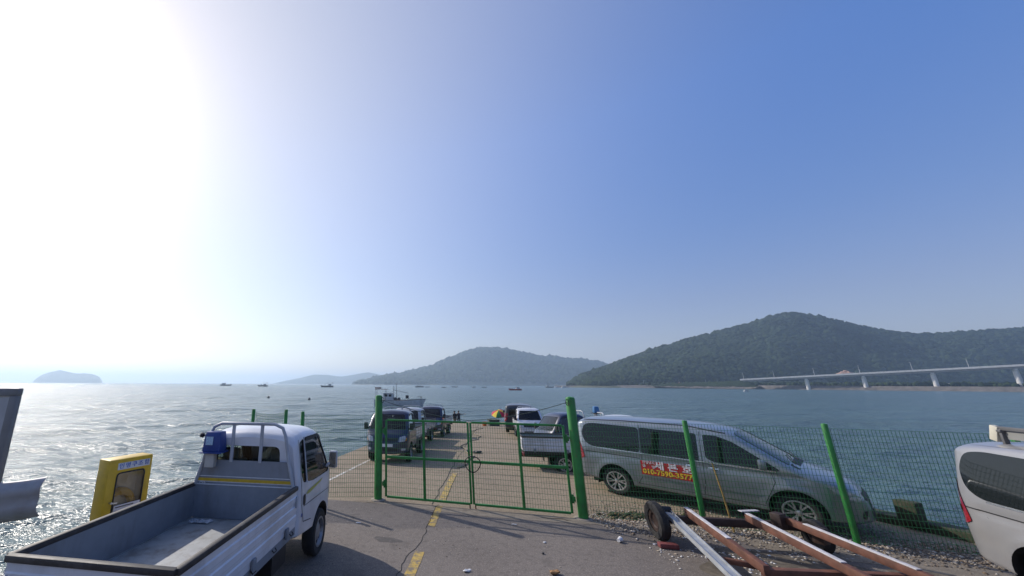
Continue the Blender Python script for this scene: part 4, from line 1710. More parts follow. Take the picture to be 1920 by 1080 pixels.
T_BED.location = (5.85 - (place_c * lx_ - place_s * ly_), 13.0 - (place_s * lx_ + place_c * ly_), 0)
rest_on_pier(T_BED, hd)
T_BED.location.z = -0.2
T_BLUE = copy_tree(T_NAVY)
T_BLUE['label'] = 'dark blue truck cab side-on behind the white pickup bed, by the right gate post'
T_BLUE.location = (8.1, 16.6, 0)
rest_on_pier(T_BLUE, R(186))
T_BLUE.location.z = -0.38
T_BLUE.scale = (0.97, 0.97, 0.95)
T_WHITE = make_truck('pickup_truck', 'small white truck facing the gate, beyond the dark blue cab on the right', PAINT_WHITE, PAINT_WHITE, bed_len=2.3)
T_WHITE.location = (8.75, 23.9, 0)
rest_on_pier(T_WHITE, R(256))
T_WHITE.scale = (0.9, 0.9, 0.9)
V_DARK = copy_tree(V_PALE)
for ch in list(V_DARK.children):
    if ch.name.startswith('roof_rack'):
        for c2 in list(ch.children):
            bpy.data.objects.remove(c2)
        bpy.data.objects.remove(ch)
V_DARK['label'] = 'dark van at the end of the right-hand row, mostly hidden by a white truck'
V_DARK.location = (9.1, 26.4, pier_z(26.2))
V_DARK.rotation_euler = (0, 0, R(70))
def repaint(o, old, new):
    for c in [o] + list(o.children_recursive):
        if c.type == 'MESH' and any(m_ is old for m_ in c.data.materials):
            c.data = c.data.copy()
            for i_, m_ in enumerate(c.data.materials):
                if m_ is old:
                    c.data.materials[i_] = new
repaint(V_DARK, PAINT_PALE, PAINT_DARK)
BLUEBOX2 = thing('blue_lamp_box', 'small blue box showing above the roof of the silver van', 'box', Vector(T_BED.location) + Vector((0.0, 0.35, 1.86)), hd)
mb = MB()
mb.add([(p[0] * 0.9, p[1] * 0.9, p[2] * 0.8) for p in vs_], [(3, 2, 1, 0), (4, 5, 6, 7)] + [(i, (i + 1) % 4, 4 + (i + 1) % 4, 4 + i) for i in range(4)])
mb.build('cover', pm('faded_blue_plastic', (0.03, 0.13, 0.30), 0.5, var=0.1), BLUEBOX2, bevel=0.02)
mb = MB()
mb.box((0, 0, -0.01), (0.24, 0.3, 0.02))
mb.build('rim', TRIM, BLUEBOX2, bevel=0.006)
mb = MB()
mb.cyl((0, 0, -0.30), (0, 0, -0.01), 0.03)
mb.build('bracket', FRAMEC, BLUEBOX2)

# ------------------------------------------------------------------ gate and fences
GREEN = pm('green_paint', (0.024, 0.20, 0.036), 0.5, var=0.25, scale=5, dirt=(0.09, 0.085, 0.035), dirt_amt=0.7, dirt_scale=16, dlo=0.56, dhi=0.70, streak=2.0)
GREEN_D = pm('green_coated_wire', (0.03, 0.15, 0.05), 0.55, var=0.15, scale=12)
RUSTY = pm('rusty_steel', (0.16, 0.065, 0.035), 0.85, var=0.3, scale=14, dirt=(0.06, 0.03, 0.022), dirt_amt=0.8, dirt_scale=8)


def green_post(name, base, height, r, label=None, cat=None, lean=(0, 0), parent=None, group=None, collar=True):
    mb = MB()
    top = Vector((lean[0] * height, lean[1] * height, height))
    d = top.normalized()
    prof = [(r, 0.0), (r, height - r * 0.55), (r * 0.86, height - r * 0.2), (r * 0.5, height - 0.01), (0.0, height)]
    mb.lathe(prof, (0, 0, 0), d, n=20)
    o = mb.build(name, GREEN, parent)
    o.location = base
    if label:
        tag(o, label, cat, group)
    if collar:
        mb = MB()
        mb.lathe([(r * 2.0, -0.02), (r * 1.9, 0.012), (r * 1.3, 0.022), (r * 1.02, 0.025)], (0, 0, 0), (0, 0, 1), n=16)
        mb.build('footing', SEAW, o)
    return o


GLv, GRv = Vector((-0.11, 9.61, 0)), Vector((4.03, 8.40, 0))
gp_l = green_post('gate_post', GLv, 2.34, 0.088, 'tall green gate post beside the dark blue truck', 'gate post', group='tall green gate posts')
gp_r = green_post('gate_post', GRv, 2.36, 0.092, 'tall green gate post at the tail of the silver van', 'gate post', group='tall green gate posts')


def wire_mesh(name, p0, p1, z0, z1, parent, dx=0.05, dz=0.10, r=0.0030, sag=0.0, n_=3, mat=None):
    """Welded wire: uprights and cross wires between two points."""
    p0, p1 = Vector(p0), Vector(p1)
    L = (p1 - p0).length
    mb = MB()
    k = int(L / dx)
    top = lambda t_: z1 - sag * 4 * t_ * (1 - t_)
    for i in range(k + 1):
        t_ = i / k
        q = p0.lerp(p1, t_)
        mb.cyl((q.x, q.y, z0), (q.x, q.y, top(t_)), r, n=n_, caps=False)
    m_ = int((z1 - z0) / dz)
    for j in range(m_ + 1):
        f_ = j / m_
        segs = 8 if sag else 1
        for s_ in range(segs):
            a_, b_ = s_ / segs, (s_ + 1) / segs
            qa, qb = p0.lerp(p1, a_), p0.lerp(p1, b_)
            mb.cyl((qa.x, qa.y, z0 + (top(a_) - z0) * f_), (qb.x, qb.y, z0 + (top(b_) - z0) * f_), r, n=n_, caps=False)
    o = mb.build(name, mat or GREEN_D, parent, normals=False)
    o['kind'] = 'stuff'
    return o


def gate_leaf(label, a_, b_, hinge):
    """a_ -> b_ along the ground; a_ is the hinge side."""
    o = thing('gate_leaf', label, 'gate', a_, 0, group='green mesh gate leaves')
    d = b_ - a_
    L = d.length
    u = d / L
    z0, z1, zm = 0.085, 1.76, 0.935
    def P(s_, z_):
        return (u.x * s_, u.y * s_, z_)
    for nm, s_, w_ in (('stile', 0.0, 0.045), ('stile', L, 0.045), ('middle_bar', L * 0.47, 0.055)):
        mb = MB()
        mb.beam(P(s_, z0), P(s_, z1), w_, 0.04, up=(u.y, -u.x, 0))
        mb.build(nm, GREEN, o, bevel=0.004)
    for nm, z_, h_ in (('top_rail', z1, 0.042), ('bottom_rail', z0, 0.042), ('middle_rail', zm, 0.055)):
        mb = MB()
        mb.beam(P(0.024, z_), P(L - 0.024, z_), 0.044, h_)
        mb.build(nm, GREEN, o, bevel=0.004)
    wire_mesh('wire_mesh', P(0.02, 0), P(L - 0.02, 0), z0, z1, o)
    for z_ in (0.35, 1.5):
        mb = MB()
        mb.beam(P(-0.09, z_), P(0.0, z_), 0.04, 0.09)
        mb.cyl(P(-0.045, z_ - 0.08), P(-0.045, z_ + 0.08), 0.02)
        mb.build('hinge', GREEN, o)
    mb = MB()
    mb.cyl(P(L - 0.03, 0.0), P(L - 0.03, 0.10), 0.014)
    mb.build('drop_bolt', RUSTY, o)
    return o


ud = (GRv - GLv).normalized()
ga, gb = GLv + ud * 0.19, GRv - ud * 0.20
gm = (ga + gb) / 2 - ud * 0.02
gate_leaf('left leaf of the green mesh gate, on the dark blue truck\'s side', ga, gm - ud * 0.015, 1)
gate_leaf('right leaf of the green mesh gate, on the silver van\'s side', gb, gm + ud * 0.045, 1)

BLACKH = pm('black_hose', (0.016, 0.015, 0.016), 0.6, var=0.2)
mb = MB()
c_ = gm + Vector((ud.x * 0.02 + 0.02, ud.y * 0.02 - 0.07, 0.90))
path = []
for k in range(26):
    a_ = 2 * math.pi * k / 26
    rr = 0.165 * (1 + 0.05 * math.sin(3 * a_))
    path.append(c_ + Vector((ud.x * rr * math.cos(a_), ud.y * rr * math.cos(a_) - 0.03 * math.sin(a_), rr * math.sin(a_))))
mb.tube(path, 0.011, 6, closed=True)
o = mb.build('hose_ring', BLACKH)
tag(o, 'black hose loop tying the two gate leaves together', 'hose')

# rope slung between the tall posts
mb = MB()
pa, pb, pc = GLv + Vector((0.07, -0.03, 2.22)), gm + Vector((0, 0, 1.80)), GRv + Vector((-0.08, -0.03, 2.24))
path = []
for k in range(21):
    t_ = k / 20
    q = pa.lerp(pb, t_)
    q.z -= 0.06 * 4 * t_ * (1 - t_)
    path.append(q)
for k in range(1, 21):
    t_ = k / 20
    q = pb.lerp(pc, t_)
    q.z -= 0.07 * 4 * t_ * (1 - t_)
    path.append(q)
mb.tube(path, 0.007, 5)
rope = mb.build('rope', pm('grey_green_rope', (0.10, 0.12, 0.09), 0.8, var=0.3, scale=40))
tag(rope, 'thin rope slung over the gate between its two tall posts', 'rope')
for c0, sgn in ((pa, 1), (pc, -1)):
    mb = MB()
    pts_ = []
    for k in range(14):
        a_ = 2 * math.pi * k / 14
        pts_.append(c0 + Vector((sgn * 0.02 + 0.03 * math.cos(a_), -0.03, 0.06 * math.sin(a_))))
    mb.tube(pts_, 0.008, 5, closed=True)
    mb.build('rope_knot', TRIM, rope)

F1, F2, F3 = Vector((6.05, 7.90, 0)), Vector((8.02, 7.17, 0)), Vector((10.2, 6.42, 0))
fr = thing('mesh_fence', 'green wire mesh fence right of the gate, in front of the silver van', 'fence', GRv)
for q, hh in ((F1, 1.93), (F2, 1.95), (F3, 1.93)):
    green_post('post', q - GRv, hh, 0.044, parent=fr, lean=(-0.01, 0.0))
chain_ = [GRv + ud * 0.1, F1, F2, F3]
for a_, b_ in zip(chain_, chain_[1:]):
    wire_mesh('wire_mesh', a_ - GRv, b_ - GRv, 0.06, 1.86, fr, r=0.0034)
fl = thing('mesh_fence', 'green wire mesh fence left of the gate, beside the pickup cab', 'fence', GLv)
L1, L0 = at(568, 772, 9.55), at(537, 767, 9.75)
L1.z = L0.z = 0
green_post('post', L1 - GLv, 1.95, 0.042, parent=fl)
wire_mesh('wire_mesh', Vector((-0.09, 0, 0)), L1 - GLv, 0.06, 1.86, fl, r=0.0040)
Lw = at(476, 768, 9.85)
Lw.z = 0
fw = thing('mesh_fence', 'short sagging stretch of green fence at the quay edge', 'fence', L0)
green_post('post', Vector((0, 0, 0)), 1.98, 0.042, parent=fw)
green_post('post', Lw - L0, 1.98, 0.042, parent=fw)
wire_mesh('wire_mesh', (0, 0, 0), Lw - L0, 0.06, 1.90, fw, sag=0.05, dx=0.04, dz=0.06, r=0.005)

# ------------------------------------------------------------------ quay edge on the left
kr = 0
for y0, y1, hgt, lab in ((5.35, 7.6, 0.42, 'weathered concrete kerb block under the yellow cabinet'), (2.6, 4.75, 0.34, 'weathered concrete kerb block at the far lower left edge')):
    a_, b_ = Vector((edge_left(y0) + 0.22, y0, 0)), Vector((edge_left(y1) + 0.22, y1, 0))
    mb = MB()
    mid = (a_ + b_) / 2
    mb.beam(a_ - mid + Vector((0, 0, hgt / 2)), b_ - mid + Vector((0, 0, hgt / 2)), 0.40, hgt)
    o = mb.build('kerb_block', SEAW, bevel=0.05)
    o.location = mid
    tag(o, lab, 'kerb', group='concrete blocks along the quay edge')

YBOX = pm('yellow_cabinet_paint', (0.56, 0.36, 0.015), 0.45, var=0.10, scale=7, dirt=(0.40, 0.25, 0.02), dirt_amt=0.5, dirt_scale=4)
zt = 1.50
cA, cB, cC = gnd(207, 864, zt), gnd(288, 851, zt), gnd(188, 862, zt)
fx = (cB - cA)
fx.z = 0
W_ = fx.length
fx.normalize()
fn_ = Vector((fx.y, -fx.x, 0))
dep = 0.28
t = thing('lifesaving_cabinet', 'yellow lifesaving equipment cabinet with a window, on the quay edge', 'cabinet', Vector((cA.x, cA.y, 0.42)), math.atan2(fx.y, fx.x))
H_ = zt - 0.42
mb = MB()
mb.box((W_ / 2, dep / 2, H_ / 2), (W_, dep, H_))
cabn = mb.build('case', YBOX, None, bevel=0.015)
cut_ = MB()
WIN = round_poly([(W_ * 0.20, H_ * 0.13), (W_ * 0.83, H_ * 0.13), (W_ * 0.83, H_ * 0.82), (W_ * 0.20, H_ * 0.82)], 0.05)
cut_.prism(WIN, (0, 0.2, 0), (0, -0.02, 0))
boolean_cut(cabn, [temp_mesh(cut_, pm('cabinet_inside', (0.60, 0.50, 0.36), 0.7, var=0.15))])
cabn.parent = t
mb = MB()
path = [(p[0], -0.004, p[1]) for p in WIN]
mb.tube(path, 0.011, 6, closed=True)
mb.build('window_seal', TRIM, t)
patch('window_pane', WIN, lambda x_, z_: Vector((x_, 0.006, z_)), glass_mat('cabinet_glass', (0.97, 0.95, 0.9), 0.95), t)
mb = MB()
rr = 0.20
path = [(W_ * 0.40 + rr * math.cos(a_), 0.11, H_ * 0.38 + rr * math.sin(a_)) for a_ in np.linspace(0, 2 * math.pi, 25)[:-1]]
mb.tube(path, 0.055, 8, closed=True)
mb.build('lifebuoy', pm('orange_yellow_foam', (0.52, 0.30, 0.02), 0.6, var=0.1), t)
mb = MB()
mb.box((W_ * 0.56, -0.004, H_ * 0.905), (W_ * 0.74, 0.006, H_ * 0.085))
st_ = mb.build('name_strip', pm('strip_white', (0.55, 0.58, 0.62), 0.5, var=0.05), t)
for k, ch_ in enumerate('인명구조함'):
    text_mesh(ch_, 0.078, INK_BLUE, 'lettering', st_, Matrix(((1, 0, 0, W_ * (0.56 + 0.145 * (k - 2))), (0, 0, -1, -0.009), (0, 1, 0, H_ * 0.905), (0, 0, 0, 1))), squeeze=1.1, offset=0.001)
mb = MB()
mb.box((W_ * 0.52, -0.012, H_ * 0.27), (W_ * 0.58, 0.006, H_ * 0.30))
nt = mb.build('notice', pm('notice_paper', (0.60, 0.58, 0.60), 0.6, var=0.05), t)
for k in range(6):
    mb = MB()
    w1_ = W_ * (0.50 if k % 3 else 0.40)
    mb.box((W_ * 0.26 + w1_ / 2, -0.017, H_ * (0.395 - 0.047 * k)), (w1_, 0.002, 0.014))
    mb.build('text_line', INK_DARK, nt)
mb = MB()
mb.cyl((W_ * 0.13, -0.05, H_ * 0.47), (W_ * 0.13, 0.0, H_ * 0.47), 0.014)
mb.beam((W_ * 0.11, -0.05, H_ * 0.472), (W_ * 0.25, -0.055, H_ * 0.46), 0.02, 0.022)
mb.build('handle', CHROME, t)

# guardrail end
GALV = pm('galvanised_steel', (0.30, 0.30, 0.31), 0.5, metal=0.25, var=0.15, scale=6, dirt=(0.2, 0.17, 0.13), dirt_amt=0.5, dirt_scale=4)
t = thing('guardrail', 'curved end of a galvanised guardrail at the left edge', 'guardrail', (-4.78, 5.05, 0))
zc = 1.13
mb = MB()
secs = []
n_s = 16
for i in range(n_s):
    s_ = i / (n_s - 1)
    x_ = -1.2 + 1.72 * s_
    bend = max(0, (s_ - 0.45) / 0.55)
    y_ = 0.05 + 0.13 * bend ** 2
    lift = 0.07 * bend ** 2
    x_ -= 0.05 * bend ** 3
    hh = 0.24 - 0.015 * bend
    prof = [(0.02, hh), (0.0, hh * 0.95), (-0.04, hh * 0.72), (-0.06, hh * 0.5), (-0.055, hh * 0.25), (-0.04, 0), (-0.055, -hh * 0.25), (-0.06, -hh * 0.5), (-0.04, -hh * 0.72), (0.0, -hh * 0.95), (0.02, -hh)]
    secs.append([(x_, y_ + a_, zc + lift + b_) for a_, b_ in prof])
kk = len(secs[0])
vsf = [p for s_ in secs for p in s_]
vsb = [(p[0], p[1] + 0.012, p[2]) for p in vsf]
nn_ = len(vsf)
fs_ = [(i * kk + j, i * kk + j + 1, (i + 1) * kk + j + 1, (i + 1) * kk + j) for i in range(n_s - 1) for j in range(kk - 1)]
mb.add(vsf + vsb, fs_ + [tuple(nn_ + v_ for v_ in f_[::-1]) for f_ in fs_]
       + [((n_s - 1) * kk + j, (n_s - 1) * kk + j + 1, nn_ + (n_s - 1) * kk + j + 1, nn_ + (n_s - 1) * kk + j) for j in range(kk - 1)]
       + [(i * kk, (i + 1) * kk, nn_ + (i + 1) * kk, nn_ + i * kk) for i in range(n_s - 1)]
       + [(i * kk + kk - 1, nn_ + i * kk + kk - 1, nn_ + (i + 1) * kk + kk - 1, (i + 1) * kk + kk - 1) for i in range(n_s - 1)])
mb.build('beam', GALV, t, sharp=70)
for x_, z_ in ((-0.12, zc + 0.17), (-0.35, zc + 0.16), (-0.1, zc - 0.15), (-0.55, zc - 0.14), (-0.25, zc + 0.02)):
    mb = MB()
    mb.cyl((x_, -0.02, z_), (x_, 0.03, z_), 0.016, n=8)
    mb.build('bolt', CHROME, t)
mb = MB()
mb.cyl((-0.18, 0.13, 0.0), (-0.18, 0.13, zc + 0.1), 0.07, n=16)
mb.build('post', GALV, t)

# notice board beyond it
t = thing('signboard', 'large grey framed signboard on a post at the far left edge', 'sign', (-5.1, 5.2, -2.4))
sp = at(41, 728, 5.2)
sx = sp.x + 5.1
mb = MB()
zz1, zz0 = sp.z + 2.4, sp.z + 2.4 - 1.25
GREYB = pm('board_grey', (0.40, 0.41, 0.42), 0.6, var=0.08)
FRM = pm('board_frame', (0.17, 0.175, 0.18), 0.5, var=0.1)
mb.box((sx - 0.75, 0, (zz0 + zz1) / 2), (1.44, 0.04, zz1 - zz0 - 0.06))
bd = mb.build('panel', GREYB, t)
for c_, s_ in (((sx - 0.75, -0.005, zz1 - 0.05), (1.5, 0.08, 0.1)), ((sx - 0.75, -0.005, zz0 + 0.05), (1.5, 0.08, 0.1)), ((sx - 0.05, -0.006, (zz0 + zz1) / 2), (0.1, 0.08, zz1 - zz0 - 0.2)), ((sx - 1.45, -0.006, (zz0 + zz1) / 2), (0.1, 0.08, zz1 - zz0 - 0.2))):
    mb = MB()
    mb.box(c_, s_)
    mb.build('frame_bar', FRM, t, bevel=0.01)
text_mesh('이', 0.22, INK_DARK, 'lettering', bd, Matrix(((1, 0, 0, sx - 0.40), (0, 0, -1, -0.026), (0, 1, 0, zz1 - 0.42), (0, 0, 0, 1))))
for x_ in (sx - 0.35, sx - 1.15):
    mb = MB()
    mb.cyl((x_, 0.06, 0), (x_, 0.06, zz1 - 0.1), 0.045, n=14)
    mb.build('post', GALV, t)

# ------------------------------------------------------------------ boat trailer and rubble by the fence
REDBR = pm('red_brown_paint', (0.135, 0.056, 0.036), 0.7, var=0.25, scale=9, dirt=(0.07, 0.032, 0.022), dirt_amt=0.8, dirt_scale=6)
ALUC = pm('aluminium_channel', (0.42, 0.44, 0.46), 0.5, metal=0.35, var=0.12, dirt=(0.26, 0.25, 0.24), dirt_amt=0.5, dirt_scale=5)
WTOP = pm('weathered_white_strip', (0.55, 0.53, 0.54), 0.65, var=0.12, scale=12, dirt=(0.32, 0.28, 0.26), dirt_amt=0.6, dirt_scale=9)
DARKW = pm('dark_wet_steel', (0.045, 0.026, 0.02), 0.6, var=0.3, scale=8)

TO = Vector((5.6, 6.6, 0))
tr = thing('boat_trailer', 'rusty red-brown boat trailer with pale-topped skids on the asphalt', 'trailer', TO)


def bunk(p0, p1, w, h, mat, cap=None, capfrac=(0, 1)):
    p0, p1 = Vector(p0) - TO, Vector(p1) - TO
    mb = MB()
    mb.beam(p0, p1, w, h)
    o = mb.build('skid_beam', mat, tr, bevel=0.006)
    if cap:
        a_, b_ = p0.lerp(p1, capfrac[0]), p0.lerp(p1, capfrac[1])
        up = Vector((0, 0, h / 2 + 0.008))
        mb = MB()
        mb.beam(a_ + up, b_ + up, w * 0.92, 0.014)
        mb.build('top_strip', cap, o, bevel=0.003)
    return o


bunk((5.10, 7.52, 0.40), (4.32, 5.02, 0.20), 0.13, 0.05, ALUC)
mb = MB()
for sg in (-1, 1):
    off = Vector((0.955, -0.298, 0)) * 0.058 * sg
    mb.beam(Vector((5.10, 7.52, 0.435)) - TO + off, Vector((4.32, 5.02, 0.235)) - TO + off, 0.012, 0.03)
mb.build('channel_lip', ALUC, tr)
bunk((5.33, 7.32, 0.46), (4.86, 5.45, 0.34), 0.07, 0.115, REDBR, WTOP, (0, 0.62))
bunk((6.10, 7.00, 0.47), (5.66, 4.75, 0.37), 0.075, 0.11, REDBR, WTOP, (0, 0.72))
bunk((6.66, 7.06, 0.47), (6.48, 4.9, 0.38), 0.075, 0.10, REDBR, WTOP, (0.22, 0.85))
mb = MB()
mb.beam(Vector((6.02, 7.03, 0.555)) - TO, Vector((6.34, 7.05, 0.56)) - TO, 0.07, 0.012)
mb.build('end_plate', WTOP, tr)
for p0, p1, w, h in (((4.92, 7.36, 0.33), (7.25, 6.98, 0.33), 0.09, 0.12), ((4.95, 5.62, 0.25), (6.75, 5.42, 0.27), 0.09, 0.10), ((4.70, 6.2, 0.20), (5.2, 5.8, 0.22), 0.06, 0.07)):
    mb = MB()
    a_, b_ = Vector(p0) - TO, Vector(p1) - TO
    mb.beam(a_, b_, w, h)
    mb.build('cross_member', DARKW if w == 0.09 and h == 0.12 else REDBR, tr, bevel=0.008)
for c_, ax, r_ in (((4.82, 7.36, 0.305), (1, -0.16, 0.06), 0.30), ((7.05, 6.86, 0.245), (1, -0.16, 0.0), 0.24)):
    w_ = thing_part('wheel', tr, Vector(c_) - TO)
    mb = MB()
    hw_, ri = 0.075, r_ - 0.13
    mb.lathe([(ri, -hw_ * 0.9), (ri + 0.02, -hw_), (r_ - 0.03, -hw_), (r_, -hw_ * 0.55), (r_, hw_ * 0.55), (r_ - 0.03, hw_), (ri + 0.02, hw_), (ri, hw_ * 0.9)], (0, 0, 0), ax, n=32)
    mb.build('tyre', TYRE, w_)
    mb = MB()
    mb.lathe([(0, -0.02), (ri * 0.6, -0.025), (ri * 0.7, -0.05), (ri, -0.055), (ri, 0.055), (ri * 0.7, 0.02), (0.05, 0.05), (0, 0.05)], (0, 0, 0), ax, n=24)
    mb.build('hub', DARKW, w_)
for c_ in ((6.55, 6.93, 0.45), (6.78, 6.55, 0.36)):
    mb = MB()
    mb.box(Vector(c_) - TO, (0.16, 0.14, 0.22), Matrix.Rotation(0.3, 3, 'Z'))
    mb.build('bracket', DARKW, tr, bevel=0.01)
mb = MB()
mb.cyl(Vector((5.02, 7.50, 0.44)) - TO, Vector((5.16, 7.47, 0.44)) - TO, 0.055, n=14)
mb.build('roller', TRIM, tr, bevel=0.008)

mb = MB()
mb.box((0, 0, 0.035), (0.28, 0.12, 0.07))
o = mb.build('brick_chock', pm('wet_red_brick', (0.16, 0.04, 0.04), 0.7, var=0.25, scale=20), bevel=0.012)
o.location, o.rotation_euler = (4.72, 7.03, 0.003), (0, 0, -0.2)
tag(o, 'dark red brick wedged under the left trailer wheel', 'brick')

# bamboo pole and block at the fence
mb = MB()
p0, p1 = Vector((6.42, 7.70, 0)), at(1335, 868, 7.82)
mb.tube([(0, 0, 0.0), tuple((p1 - p0) * 0.5 + Vector((0.012, 0, 0))), tuple(p1 - p0)], [0.017, 0.014, 0.011], 8)
o = mb.build('bamboo_pole', pm('yellow_bamboo', (0.34, 0.22, 0.06), 0.6, var=0.25, scale=9))
o.location = p0
tag(o, 'thin yellow bamboo pole leaning on the fence in front of the van', 'pole')

a_, b_ = Vector((10.02, 8.72, 0)), Vector((10.75, 5.9, 0))
mid = (a_ + b_) / 2
mb = MB()
mb.beam(a_ - mid + Vector((0, 0, 0.05)), b_ - mid + Vector((0, 0, 0.05)), 0.40, 0.20)
o = mb.build('mossy_kerb', MOSS_SHADED, bevel=0.03)
o.location = mid
tag(o, 'mossy concrete kerb coloured in shade on the quay edge beyond the right fence', 'kerb')
mb = MB()
mb.box((0, 0, 0.24), (0.22, 0.30, 0.40), Matrix.Rotation(0.2, 3, 'Z'))
o = mb.build('kerb_stone', MOSS_SHADED, bevel=0.03)
o.location = (10.02, 7.92, 0.05)
tag(o, 'upright stone block coloured in backlit shade, standing on the mossy kerb', 'block')


def chips(name, count, sampler, smin, smax, mat, flat=0.5, seed=1, label=None, cat=None):
    """Loose stones and shell pieces, one mesh."""
    r_ = np.random.default_rng(seed)
    base = np.array([(1, 0, 0), (-1, 0, 0), (0, 1, 0), (0, -1, 0), (0, 0, 1), (0, 0, -1)], float)
    tri = np.array([(0, 2, 4), (2, 1, 4), (1, 3, 4), (3, 0, 4), (2, 0, 5), (1, 2, 5), (3, 1, 5), (0, 3, 5)])
    xy = sampler(r_, count)
    k = len(xy)
    s_ = smin + (smax - smin) * r_.random(k) ** 3
    V = base[None] * (1 + r_.uniform(-0.45, 0.45, (k, 6)))[..., None] * s_[:, None, None]
    V[..., 2] *= flat
    a_ = r_.uniform(0, 6.28, k)
    c, s = np.cos(a_)[:, None], np.sin(a_)[:, None]
    x, y = V[..., 0].copy(), V[..., 1].copy()
    V[..., 0], V[..., 1] = x * c - y * s, x * s + y * c
    V[..., 0] += xy[:, :1]
    V[..., 1] += xy[:, 1:2]
    V[..., 2] += (s_ * flat * 0.5)[:, None]
    F_ = (tri[None] + (np.arange(k) * 6)[:, None, None]).reshape(-1, 3)
    me = bpy.data.meshes.new(name)
    V = V.reshape(-1, 3)
    me.vertices.add(len(V))
    me.vertices.foreach_set('co', V.ravel())
    me.loops.add(F_.size)
    me.loops.foreach_set('vertex_index', F_.ravel())
    me.polygons.add(len(F_))
    me.polygons.foreach_set('loop_start', np.arange(0, F_.size, 3))
    me.update(calc_edges=True)
    me.materials.append(mat)
    o = link(name, me)
    return tag(o, label, cat, kind='stuff')


def island_mat(name, cols, rough=0.85):
    m, n, l, b = material(name)
    g = n.new('ShaderNodeNewGeometry')
    rp = n.new('ShaderNodeValToRGB')
    rp.color_ramp.interpolation = 'CONSTANT'
    l.new(g.outputs['Random Per Island'], rp.inputs['Fac'])
    e = rp.color_ramp.elements
    e[0].color = (*cols[0], 1)
    e[1].position, e[1].color = 1 / len(cols), (*cols[1], 1)
    for i, c in enumerate(cols[2:], 2):
        x = e.new(i / len(cols))
        x.color = (*c, 1)
    l.new(rp.outputs['Color'], b.inputs['Base Color'])
    b.inputs['Roughness'].default_value = rough
    return m


RUB = island_mat('rubble_mix', [(0.30, 0.245, 0.19), (0.22, 0.18, 0.14), (0.36, 0.31, 0.25), (0.16, 0.13, 0.10), (0.26, 0.22, 0.17), (0.24, 0.17, 0.11), (0.20, 0.165, 0.13), (0.50, 0.46, 0.41)])
SHELL = island_mat('shell_mix', [(0.60, 0.57, 0.53), (0.48, 0.45, 0.40), (0.66, 0.65, 0.64), (0.40, 0.33, 0.25)])


def fence_y(x):
    return lerp_knots([(4.0, 8.4), (6.05, 7.9), (8.02, 7.17), (10.2, 6.42)], x)


def samp_fence(r_, n):
    x = r_.uniform(4.2, 10.0, n)
    y = np.array([fence_y(v_) for v_ in x]) + r_.normal(-0.05, 0.26, n) + r_.uniform(-0.25, 0.25, n)
    return np.stack([x, y], -1)


def samp_trailer(r_, n):
    x = np.concatenate([r_.normal(5.3, 0.55, n // 2), r_.normal(6.6, 0.8, n - n // 2)])
    y = 6.25 + r_.normal(0, 0.55, n) - 0.05 * (x - 5)
    # clumps
    k = fbm(x * 1.6, y * 1.6, 3, 77)
    ok_ = (k > -0.05) & (x > 4.35) & (y > 4.8) & (y < 7.6)
    return np.stack([x, y], -1)[ok_]


def samp_van(r_, n):
    x = r_.uniform(4.3, 9.6, n)
    y = np.array([fence_y(v_) for v_ in x]) + np.abs(r_.normal(0.5, 0.7, n))
    ok_ = x < 10.0
    return np.stack([x, y], -1)[ok_]


chips('rubble', 12000, samp_fence, 0.004, 0.032, RUB, 0.6, 5, 'loose rubble and shell grit along the foot of the right fence', 'rubble')
chips('shell_litter', 2200, samp_trailer, 0.005, 0.034, SHELL, 0.35, 6, 'broken white shells scattered under the boat trailer', 'shells')
chips('grit', 6000, samp_van, 0.004, 0.020, RUB, 0.6, 9, 'pale grit on the concrete around the silver van', 'grit')
chips('yard_grit', 900, lambda r_, n: np.stack([r_.uniform(-1, 9, n), r_.uniform(4.6, 9.0, n)], -1), 0.004, 0.014, RUB, 0.5, 12, 'fine specks of grit over the asphalt in front of the gate', 'grit')

DIRT = pm('damp_dirt', (0.10, 0.082, 0.06), 0.9, var=0.3, scale=7, bump=0.5, bscale=30, dirt=(0.20, 0.17, 0.13), dirt_amt=0.8, dirt_scale=5)
SANDY = pm('sandy_drift', (0.27, 0.225, 0.17), 0.95, var=0.2, scale=12, bump=0.6, bscale=40, dirt=(0.16, 0.13, 0.1), dirt_amt=0.8, dirt_scale=6)
blob_sheet('dirt_patch', (6.1, 6.15), 1.3, 0.75, DIRT, yard, rot=-0.2, seed=11, rough=0.35, n_=70, lift=0.003)
blob_sheet('dirt_patch', (7.6, 6.75), 1.5, 0.38, SANDY, yard, rot=-0.34, seed=12, rough=0.3, n_=70, lift=0.0045)
blob_sheet('dirt_patch', (8.6, 6.0), 1.3, 0.30, DIRT, yard, rot=-0.38, seed=15, rough=0.35, n_=70, lift=0.0035)
blob_sheet('dirt_patch', (5.2, 7.95), 1.3, 0.26, SANDY, yard, rot=-0.26, seed=13, rough=0.35, n_=70, lift=0.006)
blob_sheet('dirt_patch', (2.0, 8.75), 2.3, 0.16, SANDY, yard, rot=-0.27, seed=19, rough=0.4, n_=90, lift=0.003)

# heap of weed and net by the fence
r_ = np.random.default_rng(44)
c0 = gnd(1205, 968)


def samp_heap(rr_, n):
    return np.stack([c0.x + rr_.normal(0, 0.32, n), c0.y + rr_.normal(0, 0.07, n) - 0.0], -1)


chips('weed_heap', 500, samp_heap, 0.02, 0.07, island_mat('weed_mix', [(0.03, 0.045, 0.015), (0.06, 0.06, 0.02), (0.02, 0.025, 0.012), (0.10, 0.07, 0.03)]), 0.6, 31, 'small dark heap of weed and net scraps inside the right fence', 'weeds')

# single scraps of litter on the asphalt
WHITEP = pm('white_litter', (0.68, 0.67, 0.66), 0.5, var=0.08)
BRN = pm('brown_litter', (0.30, 0.16, 0.06), 0.7, var=0.2)


